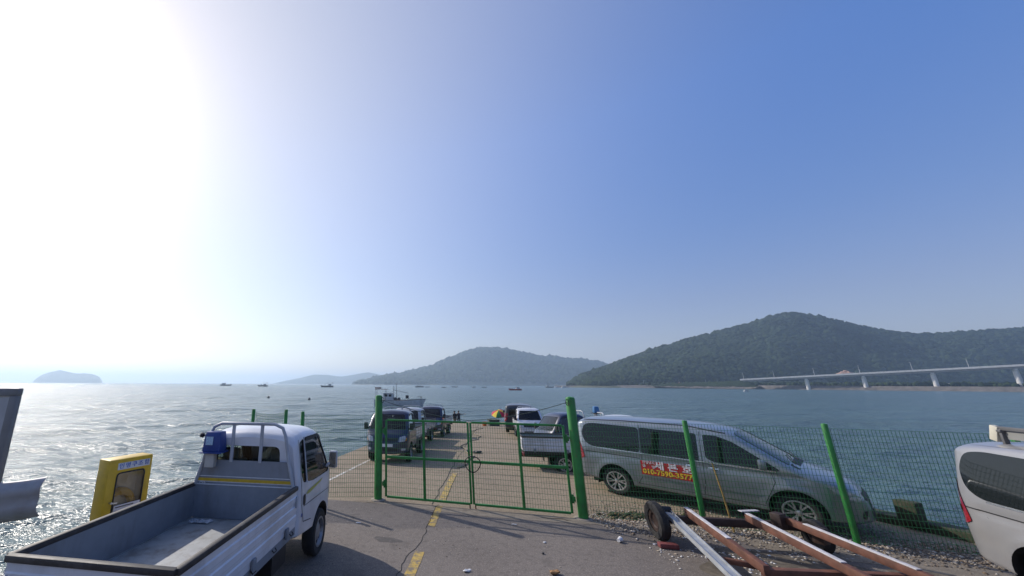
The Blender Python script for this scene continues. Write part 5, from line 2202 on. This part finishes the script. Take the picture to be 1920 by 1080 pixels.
def scrap(name, px, size, mat, label, cat, rot=0.0, seed=0, tall=0.4):
    rr_ = random.Random(seed)
    p_ = gnd(*px)
    bm = bmesh.new()
    bmesh.ops.create_icosphere(bm, subdivisions=2, radius=1)
    for v_ in bm.verts:
        k_ = 1 + rr_.uniform(-0.3, 0.3)
        v_.co = Vector((v_.co.x * size[0] * k_, v_.co.y * size[1] * k_, (v_.co.z * 0.9 + 0.8) * size[2] * k_))
    me = bpy.data.meshes.new(name)
    bm.to_mesh(me)
    bm.free()
    me.materials.append(mat)
    o = link(name, me)
    o.location = (p_.x, p_.y, 0.004)
    o.rotation_euler = (0, 0, rot)
    return tag(o, label, cat)


scrap('paper_scrap', (671, 981), (0.05, 0.02, 0.006), WHITEP, 'small white paper scrap on the asphalt below the left gate post', 'litter', -0.2, 1)
scrap('paper_scrap', (964, 984), (0.05, 0.016, 0.006), WHITEP, 'white sliver of paper on the asphalt below the right gate leaf', 'litter', -0.3, 2)
scrap('plastic_bag_scrap', (876, 1072), (0.055, 0.028, 0.014), WHITEP, 'crumpled white plastic scrap near the bottom of the yellow line', 'litter', 0.3, 3)
scrap('cardboard_scrap', (1040, 1077), (0.075, 0.045, 0.028), BRN, 'brown cardboard scrap at the bottom edge of the asphalt', 'litter', 0.1, 4)
scrap('paper_scrap', (1021, 1018), (0.03, 0.02, 0.008), WHITEP, 'tiny white fleck left of the crumpled cup on the asphalt', 'litter', 0.5, 5)
scrap('dark_scrap', (1018, 1039), (0.025, 0.018, 0.01), TRIM, 'tiny dark lump on the asphalt left of the trailer', 'litter', 0.5, 6)
t = thing('paper_cup', 'small white cup lying on the asphalt left of the trailer wheel', 'cup', (gnd(1160, 1018).x, gnd(1160, 1018).y, 0.037), 0.6)
mb = MB()
mb.lathe([(0.0, 0.0), (0.028, 0.0), (0.037, 0.085), (0.040, 0.088), (0.036, 0.085), (0.026, 0.006), (0.0, 0.005)], (0, 0, 0), (1, 0, 0.05), n=20)
mb.build('cup', WHITEP, t)

# ------------------------------------------------------------------ at the end of the pier
def person(label, loc, heading, jacket, trousers, arm='down'):
    o0 = Vector((0, 0, 0))
    V, E, Rd = [], [], []

    def add(p, r, par=None):
        V.append(Vector(p))
        Rd.append(r)
        if par is not None:
            E.append((par, len(V) - 1))
        return len(V) - 1
    pel = add((0, 0, 0.95), 0.15)
    sp1 = add((0, 0, 1.15), 0.14, pel)
    ch = add((0.01, 0, 1.34), 0.155, sp1)
    nk = add((0.015, 0, 1.48), 0.065, ch)
    h0 = add((0.03, 0, 1.57), 0.085, nk)
    add((0.025, 0, 1.68), 0.082, h0)
    for s_ in (-1, 1):
        hp = add((0, s_ * 0.10, 0.88), 0.10, pel)
        kn = add((0.03, s_ * 0.11, 0.49), 0.065, hp)
        an = add((-0.02, s_ * 0.12, 0.09), 0.045, kn)
        add((0.12, s_ * 0.14, 0.035), 0.038, an)
        sh = add((0, s_ * 0.19, 1.40), 0.065, ch)
        if arm == 'point' and s_ == -1:
            el, wr, hd_ = (0.10, -0.44, 1.36), (0.16, -0.68, 1.40), (0.18, -0.76, 1.41)
        else:
            el, wr, hd_ = (-0.02, s_ * 0.26, 1.13), (0.08, s_ * 0.25, 0.90), (0.10, s_ * 0.25, 0.82)
        e_ = add(el, 0.048, sh)
        w_ = add(wr, 0.032, e_)
        q = add(hd_, 0.036, w_)
        d = (Vector(hd_) - Vector(wr)).normalized()
        sd = d.cross(Vector((0.3, 0.2, 1))).normalized()
        for k in range(4):
            base_ = Vector(hd_) + sd * (k - 1.5) * 0.02
            f1 = add(base_ + d * 0.05, 0.009, q)
            add(base_ + d * (0.085 + 0.006 * (k in (1, 2))), 0.008, f1)
        add(Vector(hd_) + sd * 0.05 + d * 0.01, 0.009, q)
    me = bpy.data.meshes.new('body')
    me.from_pydata([tuple(v_) for v_ in V], E, [])
    tmp = link('body', me)
    md = tmp.modifiers.new('skin', 'SKIN')
    lay = me.skin_vertices[0].data
    for i, r_ in enumerate(Rd):
        lay[i].radius = (r_, r_)
    lay[0].use_root = True
    sb = tmp.modifiers.new('smooth', 'SUBSURF')
    sb.levels = sb.render_levels = 1
    dg = bpy.context.evaluated_depsgraph_get()
    me2 = bpy.data.meshes.new_from_object(tmp.evaluated_get(dg))
    bpy.data.objects.remove(tmp)
    skin = pm('skin', (0.36, 0.22, 0.15), 0.6, var=0.05)
    for m_ in (skin, jacket, trousers, TRIM):
        me2.materials.append(m_)
    for p in me2.polygons:
        c = p.center
        hand = math.hypot(c.y, 0) > 0.22 and (c.z < 0.90 or (arm == 'point' and c.y < -0.66))
        p.material_index = 0 if (c.z > 1.50 or (hand and c.z > 0.7)) else (1 if c.z > 0.92 else (3 if c.z < 0.08 else 2))
        p.use_smooth = True
    t = thing('person', label, 'person', loc, heading)
    link('body', me2, t)
    mb = MB()
    mb.lathe([(0.0, 0.112), (0.05, 0.10), (0.085, 0.06), (0.098, 0.0), (0.094, -0.05), (0.085, -0.06)], (0.008, 0, 1.675), (-0.15, 0, 1), n=16)
    mb.build('hair', pm('dark_hair', (0.012, 0.010, 0.009), 0.6), t)
    mb = MB()
    mb.cyl((0.105, 0, 1.595), (0.135, 0, 1.580), 0.016, 0.010, n=6)
    mb.build('nose', skin, t)
    for s_ in (-1, 1):
        mb = MB()
        mb.lathe([(0.0, 0.006), (0.010, 0.0)], (0.108, s_ * 0.033, 1.625), (1, 0, 0), n=8)
        mb.build('eye', TRIM, t)
        mb = MB()
        mb.box((0.02, s_ * 0.092, 1.61), (0.035, 0.016, 0.06))
        mb.build('ear', skin, t, bevel=0.005)
    mb = MB()
    mb.box((0.112, 0, 1.545), (0.01, 0.045, 0.008))
    mb.build('mouth', pm('lips', (0.28, 0.12, 0.10), 0.5), t)
    return t


LZ = -2.15
JK1 = pm('dark_jacket', (0.02, 0.02, 0.024), 0.8, var=0.15)
JK2 = pm('charcoal_jacket', (0.03, 0.032, 0.04), 0.8, var=0.15)
TRS = pm('tan_trousers', (0.16, 0.12, 0.07), 0.85, var=0.15)
TRS2 = pm('dark_trousers', (0.025, 0.025, 0.03), 0.85, var=0.15)
pz = at(851, 770, 46).x
person('person in dark jacket and tan trousers, left of two at the pier end', (pz, 45.7, LZ), R(-60), JK1, TRS)
pz = at(858, 770, 46).x
person('person in dark clothes with one arm stretched out, at the pier end', (pz + 0.1, 46.0, LZ), R(80), JK2, TRS2, arm='point')

# parasol
pc = at(936, 777, 36.5)
t = thing('parasol', 'low parasol with yellow, green and red panels near the pier end', 'parasol', (pc.x, 36.5, pier_z(36.5)))
ctr = Vector((0, 0, pc.z - pier_z(36.5) + 0.05))
axis = Vector((-0.22, -0.45, 1)).normalized()
pcols = [pm('parasol_yellow', (0.68, 0.50, 0.05), 0.8), pm('parasol_green', (0.02, 0.16, 0.05), 0.8), pm('parasol_red', (0.45, 0.02, 0.05), 0.8), pm('parasol_white', (0.6, 0.6, 0.6), 0.8)]
aa = axis.orthogonal().normalized()
bb = axis.cross(aa)
for k in range(8):
    mb = MB()
    rows = []
    for j in range(5):
        rr = 0.72 * j / 4
        zz_ = 0.36 * (1 - (j / 4) ** 1.7)
        for i in range(4):
            a_ = 2 * math.pi * (k + i / 3) / 8
            dip = 1 - 0.06 * math.sin(math.pi * i / 3) * (j / 4)
            rows.append(ctr + axis * zz_ + (aa * math.cos(a_) + bb * math.sin(a_)) * rr * dip)
    fs_ = [(j * 4 + i, j * 4 + i + 1, (j + 1) * 4 + i + 1, (j + 1) * 4 + i) for j in range(4) for i in range(3)]
    mb.add(rows, fs_)
    mb.build('panel', pcols[[0, 1, 2, 0, 1, 2, 0, 2][k]], t)
mb = MB()
foot = ctr - axis * ((ctr.z) / axis.z)
mb.cyl(foot, ctr + axis * 0.42, 0.02, n=8)
mb.build('pole', FRAMEC, t)
mb = MB()
mb.box((-0.85, -1.0, 0.28), (0.9, 0.6, 0.5))
mb.box((-0.85, -1.0, 0.55), (0.96, 0.66, 0.06))
o = mb.build('crate', pm('dark_crate', (0.05, 0.06, 0.05), 0.7))
o.location = t.location
tag(o, 'dark lidded crate in front of the parasol', 'crate')
mb = MB()
mb.cyl((0, 0, 0), (0, 0, 0.32), 0.17, 0.2, n=16)
mb.lathe([(0.2, 0.32), (0.215, 0.33), (0.2, 0.345), (0.17, 0.33), (0.15, 0.05)], (0, 0, 0), (0, 0, 1), n=16)
o = mb.build('bucket', pm('orange_plastic', (0.55, 0.12, 0.02), 0.5))
o.location = (t.location.x - 1.75, 35.2, pier_z(35.2))
tag(o, 'orange bucket beside the dark crate near the parasol', 'bucket')
mb = MB()
path = []
for k in range(60):
    y_ = 13.5 + k * 0.32
    path.append((ycx(y_) + 0.35 * math.sin(k * 0.23) + 0.08 * math.sin(k * 0.9), y_, pier_z(y_) + 0.025))
mb.tube(path, 0.022, 6)
o = mb.build('mooring_rope', pm('tan_rope', (0.30, 0.26, 0.19), 0.9, var=0.3, scale=20))
tag(o, 'tan mooring rope lying along the middle of the pier', 'rope')
for px, sz, nm, lab in (((985, 797), (0.35, 0.2, 0.06), 'net_bundle', 'dark net bundle on the concrete near the white truck'), ((895, 842), (0.22, 0.12, 0.05), 'rag', 'dark rag on the concrete just beyond the hose loop')):
    p_ = gnd(px[0], px[1] + 4, -0.5 if px[1] < 820 else -0.18)
    o = scrap(nm, (px[0], px[1]), sz, TRIM, lab, 'litter', 0.2, 9)
    o.location = (p_.x, p_.y, pier_z(p_.y))

# ------------------------------------------------------------------ boats
HULLW = pm('boat_white', (0.55, 0.55, 0.54), 0.45, var=0.1, scale=2, dirt=(0.25, 0.21, 0.17), dirt_amt=0.5, dirt_scale=1.5)
HULLD = pm('boat_dark', (0.05, 0.055, 0.06), 0.6, var=0.2, scale=1)
HULLR = pm('boat_red', (0.34, 0.05, 0.03), 0.55, var=0.15, scale=1)
DECKC = pm('boat_deck', (0.16, 0.14, 0.12), 0.8, var=0.2)
DARKB = pm('boat_gear', (0.045, 0.045, 0.05), 0.7, var=0.25)
TARP = pm('tarp', (0.32, 0.25, 0.21), 0.8, var=0.2)


def hull_mesh(L, B, D, mat, parent, band=None):
    mb = MB()
    n_ = 18
    secs = []
    for i in range(n_):
        t_ = i / (n_ - 1)
        x_ = -L / 2 + L * t_
        b_ = B / 2 * (1 - max(0, (t_ - 0.45) / 0.55) ** 2.4) * (0.90 + 0.10 * min(1, t_ * 4))
        b_ = max(b_, 0.02)
        sheer = D * (0.72 + 0.10 * (1 - t_) ** 2 + 0.62 * max(0, t_ - 0.4) ** 1.6)
        rake = 0.10 * L * max(0, (t_ - 0.6) / 0.4) ** 2
        prof = [(0.0, -0.5), (b_ * 0.72, -0.45), (b_ * 0.86, 0.0), (b_ * 0.97, sheer * 0.6), (b_, sheer)]
        secs.append([(x_ + rake * (z_ + 0.5) / (sheer + 0.5), y_, z_) for y_, z_ in prof])
    k = 5
    vs_, fs = [], []
    for s_ in secs:
        vs_ += s_ + [(p[0], -p[1], p[2]) for p in s_[::-1][:-1]]
    m_ = 2 * k - 1
    for i in range(n_ - 1):
        for j in range(m_):
            a_, b2 = i * m_ + j, i * m_ + (j + 1) % m_
            fs.append((a_, b2, b2 + m_, a_ + m_))
    fs.append(list(range(m_)))
    fs.append(list(range((n_ - 1) * m_, n_ * m_))[::-1])
    mb.add(vs_, fs)
    o = mb.build('hull', mat, parent)
    # gunwale
    mb = MB()
    for sg in (-1, 1):
        mb.tube([(s_[4][0], sg * s_[4][1], s_[4][2] + 0.03) for s_ in secs], 0.045 * L / 11, 5)
    mb.build('gunwale', band or DARKB, o)
    return o


def make_boat(name, label, L, loc, heading, hull, cabin_frac=0.22, mast=True, canopy=True, rig=True, group=None, detail=False):
    t = thing(name, label, 'boat', loc, heading, group)
    B, D = L * 0.26, L * 0.14
    h_ = hull_mesh(L, B, D, hull, t)
    s = L / 11
    ch = MB()
    ch.box((-L * 0.20, 0, D * 0.8 + 0.75 * s), (L * cabin_frac, B * 0.55, 1.5 * s))
    ch.box((-L * 0.20, 0, D * 0.8 + 1.54 * s), (L * cabin_frac * 1.15, B * 0.64, 0.09 * s))
    cb = ch.build('wheelhouse', HULLW, t, bevel=0.03 * s)
    for sg in (-1, 1):
        for x_ in (-L * 0.25, -L * 0.16):
            w_ = MB()
            w_.box((x_, sg * B * 0.277, D * 0.8 + 1.05 * s), (L * 0.06, 0.03, 0.5 * s))
            w_.build('window', TINT, cb)
    w_ = MB()
    w_.box((-L * 0.20 + L * cabin_frac / 2, 0, D * 0.8 + 1.05 * s), (0.04, B * 0.45, 0.5 * s))
    w_.build('window', TINT, cb)
    if mast:
        mm = MB()
        mm.cyl((-L * 0.03, 0, D * 0.7), (-L * 0.03, 0, D + 3.4 * s), 0.06 * s, 0.04 * s, n=8)
        mm.cyl((-L * 0.03, -0.6 * s, D + 3.0 * s), (-L * 0.03, 0.6 * s, D + 3.0 * s), 0.03 * s, n=6)
        ms = mm.build('mast', DARKB, t)
        mm = MB()
        mm.box((-L * 0.03, 0, D + 3.45 * s), (0.5 * s, 0.12 * s, 0.08 * s))
        mm.build('radar', HULLW, ms)
    if rig:
        mm = MB()
        mm.cyl((-L * 0.10, 0.2, D + 0.4 * s), (-L * 0.09, 0.2, D + 3.0 * s), 0.05 * s, n=6)
        mm.tube([(-L * 0.09, 0.2, D + 2.0 * s), (L * 0.14, 0.1, D + 1.5 * s), (L * 0.24, 0, D + 1.25 * s)], 0.04 * s, 6)
        mm.build('boom', DARKB, t)
        mm = MB()
        mm.box((L * 0.20, 0, D * 1.05 + 0.35 * s), (0.7 * s, 0.9 * s, 0.7 * s))
        mm.cyl((L * 0.20, -0.6 * s, D * 1.05 + 0.5 * s), (L * 0.20, 0.6 * s, D * 1.05 + 0.5 * s), 0.28 * s, n=12)
        mm.build('winch', DARKB, t)
        for k, (x_, z_, r_) in enumerate(((-0.05, 0.5, 0.45), (-0.11, 0.35, 0.5), (0.02, 0.3, 0.4))):
            mm = MB()
            mm.lathe([(0, r_ * 1.5), (r_ * 0.6, r_ * 1.35), (r_, r_ * 0.7), (r_ * 0.9, 0)], (L * x_, 0.3 * (k - 1), D * 0.8), (0, 0.1, 1), n=10)
            mm.build('net_pile', DARKB, t)
    if canopy:
        mm = MB()
        mm.box((-L * 0.36, 0, D + 2.15 * s), (L * 0.26, B * 0.8, 0.10 * s))
        cn = mm.build('canopy', TARP, t, bevel=0.03 * s)
        for x_ in (-L * 0.47, -L * 0.26):
            for sg in (-1, 1):
                mm = MB()
                mm.cyl((x_, sg * B * 0.36, D * 0.8), (x_, sg * B * 0.36, D + 2.1 * s), 0.035 * s, n=6)
                mm.build('canopy_pole', DARKB, cn)
        mm = MB()
        mm.box((-L * 0.43, 0, D + 2.45 * s), (L * 0.12, B * 0.5, 0.35 * s))
        mm.build('life_raft', TARP, cn, bevel=0.05 * s)
    mm = MB()
    mm.box((L * 0.47, 0, D * 1.32), (L * 0.10, 0.25 * s, 0.10 * s))
    mm.cyl((L * 0.50, 0, D * 1.28), (L * 0.49, 0, D * 0.9), 0.10 * s, 0.05 * s, n=8)
    mm.build('bow_roller', DARKB, t)
    return t


def sea_at(u, depth):
    return Vector((at(u, 724, depth).x, depth, WATER_Z))


make_boat('fishing_boat', 'white fishing boat with dark masts lying off the pier end', 11.0, sea_at(746, 92), R(-8), HULLW)
make_boat('fishing_boat', 'grey motor boat far off, leftmost of the three on the horizon', 20, sea_at(423, 760), R(4), HULLD, 0.34, True, False, False)
make_boat('fishing_boat', 'fishing boat with a mast far off, middle of the three on the horizon', 16, sea_at(493, 640), R(172), HULLD, 0.22)
make_boat('fishing_boat', 'fishing boat far off, right of the three, below the distant ridge', 17, sea_at(614, 560), R(184), HULLD, 0.24)
make_boat('fishing_boat', 'small red boat on the water below the distant hill', 10.5, sea_at(966, 350), R(176), HULLR, 0.26, False, False, False)
make_boat('motor_boat', 'tiny white boat near the shore under the bridge end', 5.5, sea_at(1397, 360), R(10), HULLW, 0.25, False, False, False)
places = ['first', 'second', 'third', 'fourth', 'fifth']
for k, (u, dp, L_) in enumerate(((786, 620, 13), (802, 640, 7), (832, 560, 6), (853, 660, 10), (888, 640, 7), (908, 640, 8))):
    make_boat('skiff', 'tiny dark skiff far off under the distant hill, %s from the fishing boat' % (places + ['sixth'])[k], L_, sea_at(u, dp), R(rng.choice((0, 180)) + rng.uniform(-10, 10)), HULLD, 0.14, False, False, k % 2 == 0, group='skiffs far out on the bay')
for k, (u, dp, L_) in enumerate(((1030, 700, 14), (1044, 720, 9), (1058, 730, 12))):
    make_boat('moored_boat', 'tiny pale boat moored off the near hill\'s tip, %s from the left' % places[k], L_, sea_at(u, dp), R(5 * k), HULLW if k else HULLD, 0.3, k == 0, False, False, group='boats moored off the hill tip')
for u, dp, lab in ((505, 137, 'dark round buoy, the one farther from the pier'), (581, 122, 'dark round buoy, the one nearer to the pier')):
    p_ = sea_at(u, dp)
    t = thing('buoy', lab, 'buoy', p_, 0, group='buoys off the quay')
    mb = MB()
    mb.lathe([(0, -0.35), (0.3, -0.25), (0.45, 0.1), (0.4, 0.38), (0.2, 0.55), (0, 0.6)], (0, 0, 0), (0, 0, 1), n=16)
    mb.build('float', HULLD, t)
    mb = MB()
    mb.cyl((0, 0, 0.55), (0.03, 0, 0.95), 0.03, n=6)
    mb.build('ring_post', DARKB, t)

# ------------------------------------------------------------------ far shore: causeway, bridge, poles, houses
REV = pm('revetment_stone', (0.135, 0.12, 0.108), 0.9, var=0.35, scale=0.25, dirt=(0.09, 0.08, 0.065), dirt_amt=0.8, dirt_scale=0.12)
CONCB = pm('bridge_concrete', (0.62, 0.60, 0.57), 0.8, var=0.10, scale=0.3, dirt=(0.48, 0.45, 0.42), dirt_amt=0.5, dirt_scale=0.2)
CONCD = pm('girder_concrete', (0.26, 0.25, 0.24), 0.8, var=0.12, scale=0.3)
shore = []
for u, dp, top in ((1040, 860, -0.6), (1068, 850, 1.0), (1150, 790, 2.2), (1260, 720, 3.0), (1400, 640, 3.4), (1500, 575, 3.2), (1620, 525, 3.2), (1752, 475, 3.0), (1912, 425, 3.0), (2050, 395, 3.0), (2400, 330, 3.0)):
    p_ = at(u, 724, dp)
    shore.append((p_.x, dp, top))
mb = MB()
vs_, fs = [], []
fine = []
for (x0, y0, z0), (x1, y1, z1) in zip(shore, shore[1:]):
    for k in range(24):
        f_ = k / 24
        fine.append((x0 + (x1 - x0) * f_, y0 + (y1 - y0) * f_, z0 + (z1 - z0) * f_))
for i, (x_, y_, z_) in enumerate(fine):
    r_ = math.hypot(x_, y_)
    dx_, dy_ = x_ / r_, y_ / r_
    j1, j2 = rng.uniform(-1.2, 1.2), rng.uniform(-0.5, 0.5)
    vs_ += [(x_ - dx_ * (7 + j1), y_ - dy_ * (7 + j1), WATER_Z - 0.6), (x_ - dx_ * (2.5 + j1), y_ - dy_ * (2.5 + j1), (WATER_Z + z_) / 2 + j2), (x_, y_, z_ + j2 * 0.4), (x_ + dx_ * 16, y_ + dy_ * 16, z_ + 0.3), (x_ + dx_ * 140, y_ + dy_ * 140, z_ + 1.0)]
for i in range(len(fine) - 1):
    for j in range(4):
        fs.append((i * 5 + j, i * 5 + j + 1, (i + 1) * 5 + j + 1, (i + 1) * 5 + j))
mb.add(vs_, fs)
sh_ = tag(mb.build('shore', REV, sharp=180), kind='structure')
# low scrub between causeway and hill
def strip_field():
    px, py, pz_ = zip(*fine[12:])
    S = len(px)
    T = np.linspace(0, 1, 8)
    Xs = np.zeros((8, S)); Ys = Xs.copy(); Zs = Xs.copy(); Ts = Xs.copy()
    for i in range(8):
        r_ = np.hypot(px, py)
        d_ = 14 + 60 * T[i]
        Xs[i], Ys[i], Zs[i] = np.array(px) * (1 + d_ / r_), np.array(py) * (1 + d_ / r_), np.array(pz_) + 1
        Ts[i] = -0.9 + 0.9 * T[i]
    return Xs, Ys, Zs, Ts
scrub = canopy('shore_scrub', strip_field(), 1500, 1.6, 4.2, FOREST, seed=61)
tag(scrub, 'low green scrub along the far shore under the bridge', 'scrub', kind='stuff')

b0, b1 = at(1395, 711.5, 620), at(1920, 684.5, 430)
b2 = b1 + (b1 - b0) * 1.2
bdir = (b1 - b0).normalized()
bside = Vector((bdir.y, -bdir.x, 0)).normalized()
if bside.y > 0:
    bside = -bside
t = thing('bridge', 'long pale road bridge rising to the right in front of the wooded hill', 'bridge', (b0.x, b0.y, 0))
O_ = Vector((b0.x, b0.y, 0))
bstart = b0 - bdir * 4


def bbeam(name, off, dz, w, h, mat, parent):
    mb = MB()
    mb.beam(bstart - O_ + bside * off + Vector((0, 0, dz)), b2 - O_ + bside * off + Vector((0, 0, dz)), w, h)
    return mb.build(name, mat, parent)


deck = bbeam('deck', 0, -0.75, 11.0, 1.0, CONCB, t)
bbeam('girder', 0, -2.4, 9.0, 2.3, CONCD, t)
bbeam('parapet', 5.35, 0.35, 0.3, 1.2, CONCB, deck)
bbeam('parapet', -5.35, 0.35, 0.3, 1.2, CONCB, deck)

# wooded embankment that carries the road onto the bridge
ek, em = 40, 14
rows = []
for i in range(ek):
    s_ = -1 + i / (ek - 1) * 1.0
    for j in range(em):
        c_ = j / (em - 1) * 2 - 1
        q = b0 + bdir * (s_ * 150 + 16) + bside * c_ * 20
        top_ = b0.z - 1.6 - 7.5 * max(0.0, -s_ - 0.1)
        fall = max(0.0, 1 - abs(c_) ** 1.6) * min(1.0, max(0.0, (1.0 + s_) * 5)) * min(1.0, max(0.0, -s_ * 12))
        rows.append((q.x, q.y, 1.5 + (top_ - 1.5) * fall + rng.uniform(-0.9, 0.9)))
mb = MB()
mb.add(rows, [(i * em + j, i * em + j + 1, (i + 1) * em + j + 1, (i + 1) * em + j) for i in range(ek - 1) for j in range(em - 1)])
tag(mb.build('embankment', FOREST, sharp=180), kind='structure')


def bridge_pt(u):
    """Point of the bridge's axis seen in the photograph's column u."""
    r = ray(u, 705)
    k = r.x / r.y
    # b0 + s*bdir with x = k*y
    s_ = (k * b0.y - b0.x) / (bdir.x - k * bdir.y)
    return b0 + bdir * s_


for u in (1510, 1618, 1750, 1908, 2110):
    q = bridge_pt(u) - O_
    mb = MB()
    mb.beam(q + bside * 4.2 + Vector((0, 0, -4.2)), q - bside * 4.2 + Vector((0, 0, -4.2)), 2.4, 1.3)
    pr = mb.build('pier_cap', CONCB, t, bevel=0.1)
    mb = MB()
    mb.cyl((q.x, q.y, WATER_Z - 1), (q.x, q.y, q.z - 4.8), 2.3, 2.1, n=16)
    mb.build('pier_column', CONCB, t)
POLEM = pm('pale_pole', (0.5, 0.5, 0.5), 0.5, var=0.05)


def lamp_pole(name, base, h, label, group, arm=None):
    t_ = thing(name, label, 'street lamp', base, 0, group)
    mb = MB()
    mb.cyl((0, 0, 0), (0, 0, h), 0.22, 0.13, n=8)
    mb.build('pole', POLEM, t_)
    if arm is not None:
        mb = MB()
        mb.cyl((0, 0, h - 0.1), (arm.x, arm.y, h + 0.3), 0.08, n=6)
        a_ = mb.build('arm', POLEM, t_)
        mb = MB()
        mb.box((arm.x, arm.y, h + 0.28), (0.9, 0.5, 0.2))
        mb.build('lamp_head', POLEM, a_, bevel=0.05)
    return t_


ordn = ['first', 'second', 'third', 'fourth', 'fifth', 'sixth', 'seventh', 'eighth', 'ninth']
for k, u in enumerate((1392, 1450, 1527, 1614, 1715, 1824)):
    q = bridge_pt(u) - bside * 5.0
    lamp_pole('street_lamp', q, 10.5, '%s lamp post from the left along the bridge deck' % ordn[k], 'lamp posts on the bridge', bside * 1.8)
for k, (u, dp, hh) in enumerate(((1097, 850, 12), (1155, 800, 9), (1192, 780, 9), (1213, 770, 11), (1281, 730, 12), (1332, 700, 12))):
    p_ = at(u, 724, dp)
    lamp_pole('shore_pole', (p_.x, dp + 8, 1.5), hh, '%s pale pole from the left along the wooded shore' % ordn[k], 'poles along the wooded shore')

# a house by the shore, pale buildings on the distant hill, bare earth cut
ROOF = pm('pale_roof', (0.48, 0.47, 0.46), 0.7, var=0.1)
WALLH = pm('pale_wall', (0.42, 0.40, 0.37), 0.8, var=0.1, scale=0.5)
ROOFR = pm('red_roof', (0.34, 0.10, 0.06), 0.8, var=0.1)


def house(label, loc, heading, L_, W2, H2, roof, name='house', flat=False):
    t_ = thing(name, label, 'building', loc, heading)
    mb = MB()
    mb.box((0, 0, H2 / 2 - 1), (L_, W2, H2 + 2))
    wl_ = mb.build('wall', WALLH, t_)
    mb = MB()
    if flat:
        mb.box((0, 0, H2 + 0.25), (L_ + 0.6, W2 + 0.6, 0.5))
    else:
        mb.prism([(-W2 / 2 - 0.5, H2), (W2 / 2 + 0.5, H2), (0, H2 + W2 * 0.3)], (L_ + 1, 0, 0), (-L_ / 2 - 0.5, 0, 0), ux=(0, 1, 0))
    mb.build('roof', roof, t_)
    nwin = max(2, int(L_ / 4))
    for i in range(nwin):
        mb = MB()
        mb.box((-L_ / 2 + (i + 0.5) * L_ / nwin, -W2 / 2 - 0.02, H2 * 0.55), (L_ / nwin * 0.45, 0.06, H2 * 0.35))
        mb.build('window', TINT, wl_)
    return t_


p_ = at(1140, 722, 815)
house('pale low house by the shore below the near hill\'s left slope', (p_.x, 815, 2.6), R(-25), 16, 7, 4.5, ROOF)
p_ = at(1276, 722, 745)
house('small red-roofed hut on the wooded shore', (p_.x, 745, 3.6), R(-35), 5, 4, 3.2, ROOFR)
for u, dp, L_, lab, hh in ((1620, 560, 14, 'pale boat shed under the bridge by its second pier', 3.5), (1842, 470, 9, 'small pale building under the bridge near the right edge', 3.0), (1490, 600, 9, 'pale shed under the bridge by its first pier', 3.0)):
    p_ = at(u, 724, dp)
    house(lab, (p_.x, dp + 22, 3.6), R(-40), L_, 5, hh, ROOF, 'shed', True)


def hill_building(label, px, depth, L_, hh):
    q = at(px[0], px[1], depth)
    t_ = house(label, (q.x, depth, q.z - hh), 0, L_, 14, hh, ROOF, 'building', True)
    return t_


hill_building('pale block on the lower slope of the distant hill', (855, 710), 2390, 42, 20)
hill_building('long low pale building at the foot of the distant hill', (905, 712), 2390, 62, 6)
ERTH = pm('bare_earth', (0.36, 0.22, 0.16), 0.95, var=0.25, scale=0.2)
q = at(1582, 697, 690)
mb = MB()
kk = 14
rows = []
for i in range(kk):
    for j in range(kk):
        a_, b_ = i / (kk - 1) * 2 - 1, j / (kk - 1) * 2 - 1
        rows.append((a_ * 13 + rng.uniform(-1, 1), b_ * 9, 8 * max(0, 1 - 0.8 * abs(a_ - 0.2) - 0.5 * b_ * b_) + rng.uniform(-1.6, 1.6) - 3))
mb.add(rows, [(i * kk + j, i * kk + j + 1, (i + 1) * kk + j + 1, (i + 1) * kk + j) for i in range(kk - 1) for j in range(kk - 1)])
o = mb.build('earth_bank', ERTH, sharp=180)
o.location = (q.x, 690, q.z - 3.0)
tag(o, kind='structure')
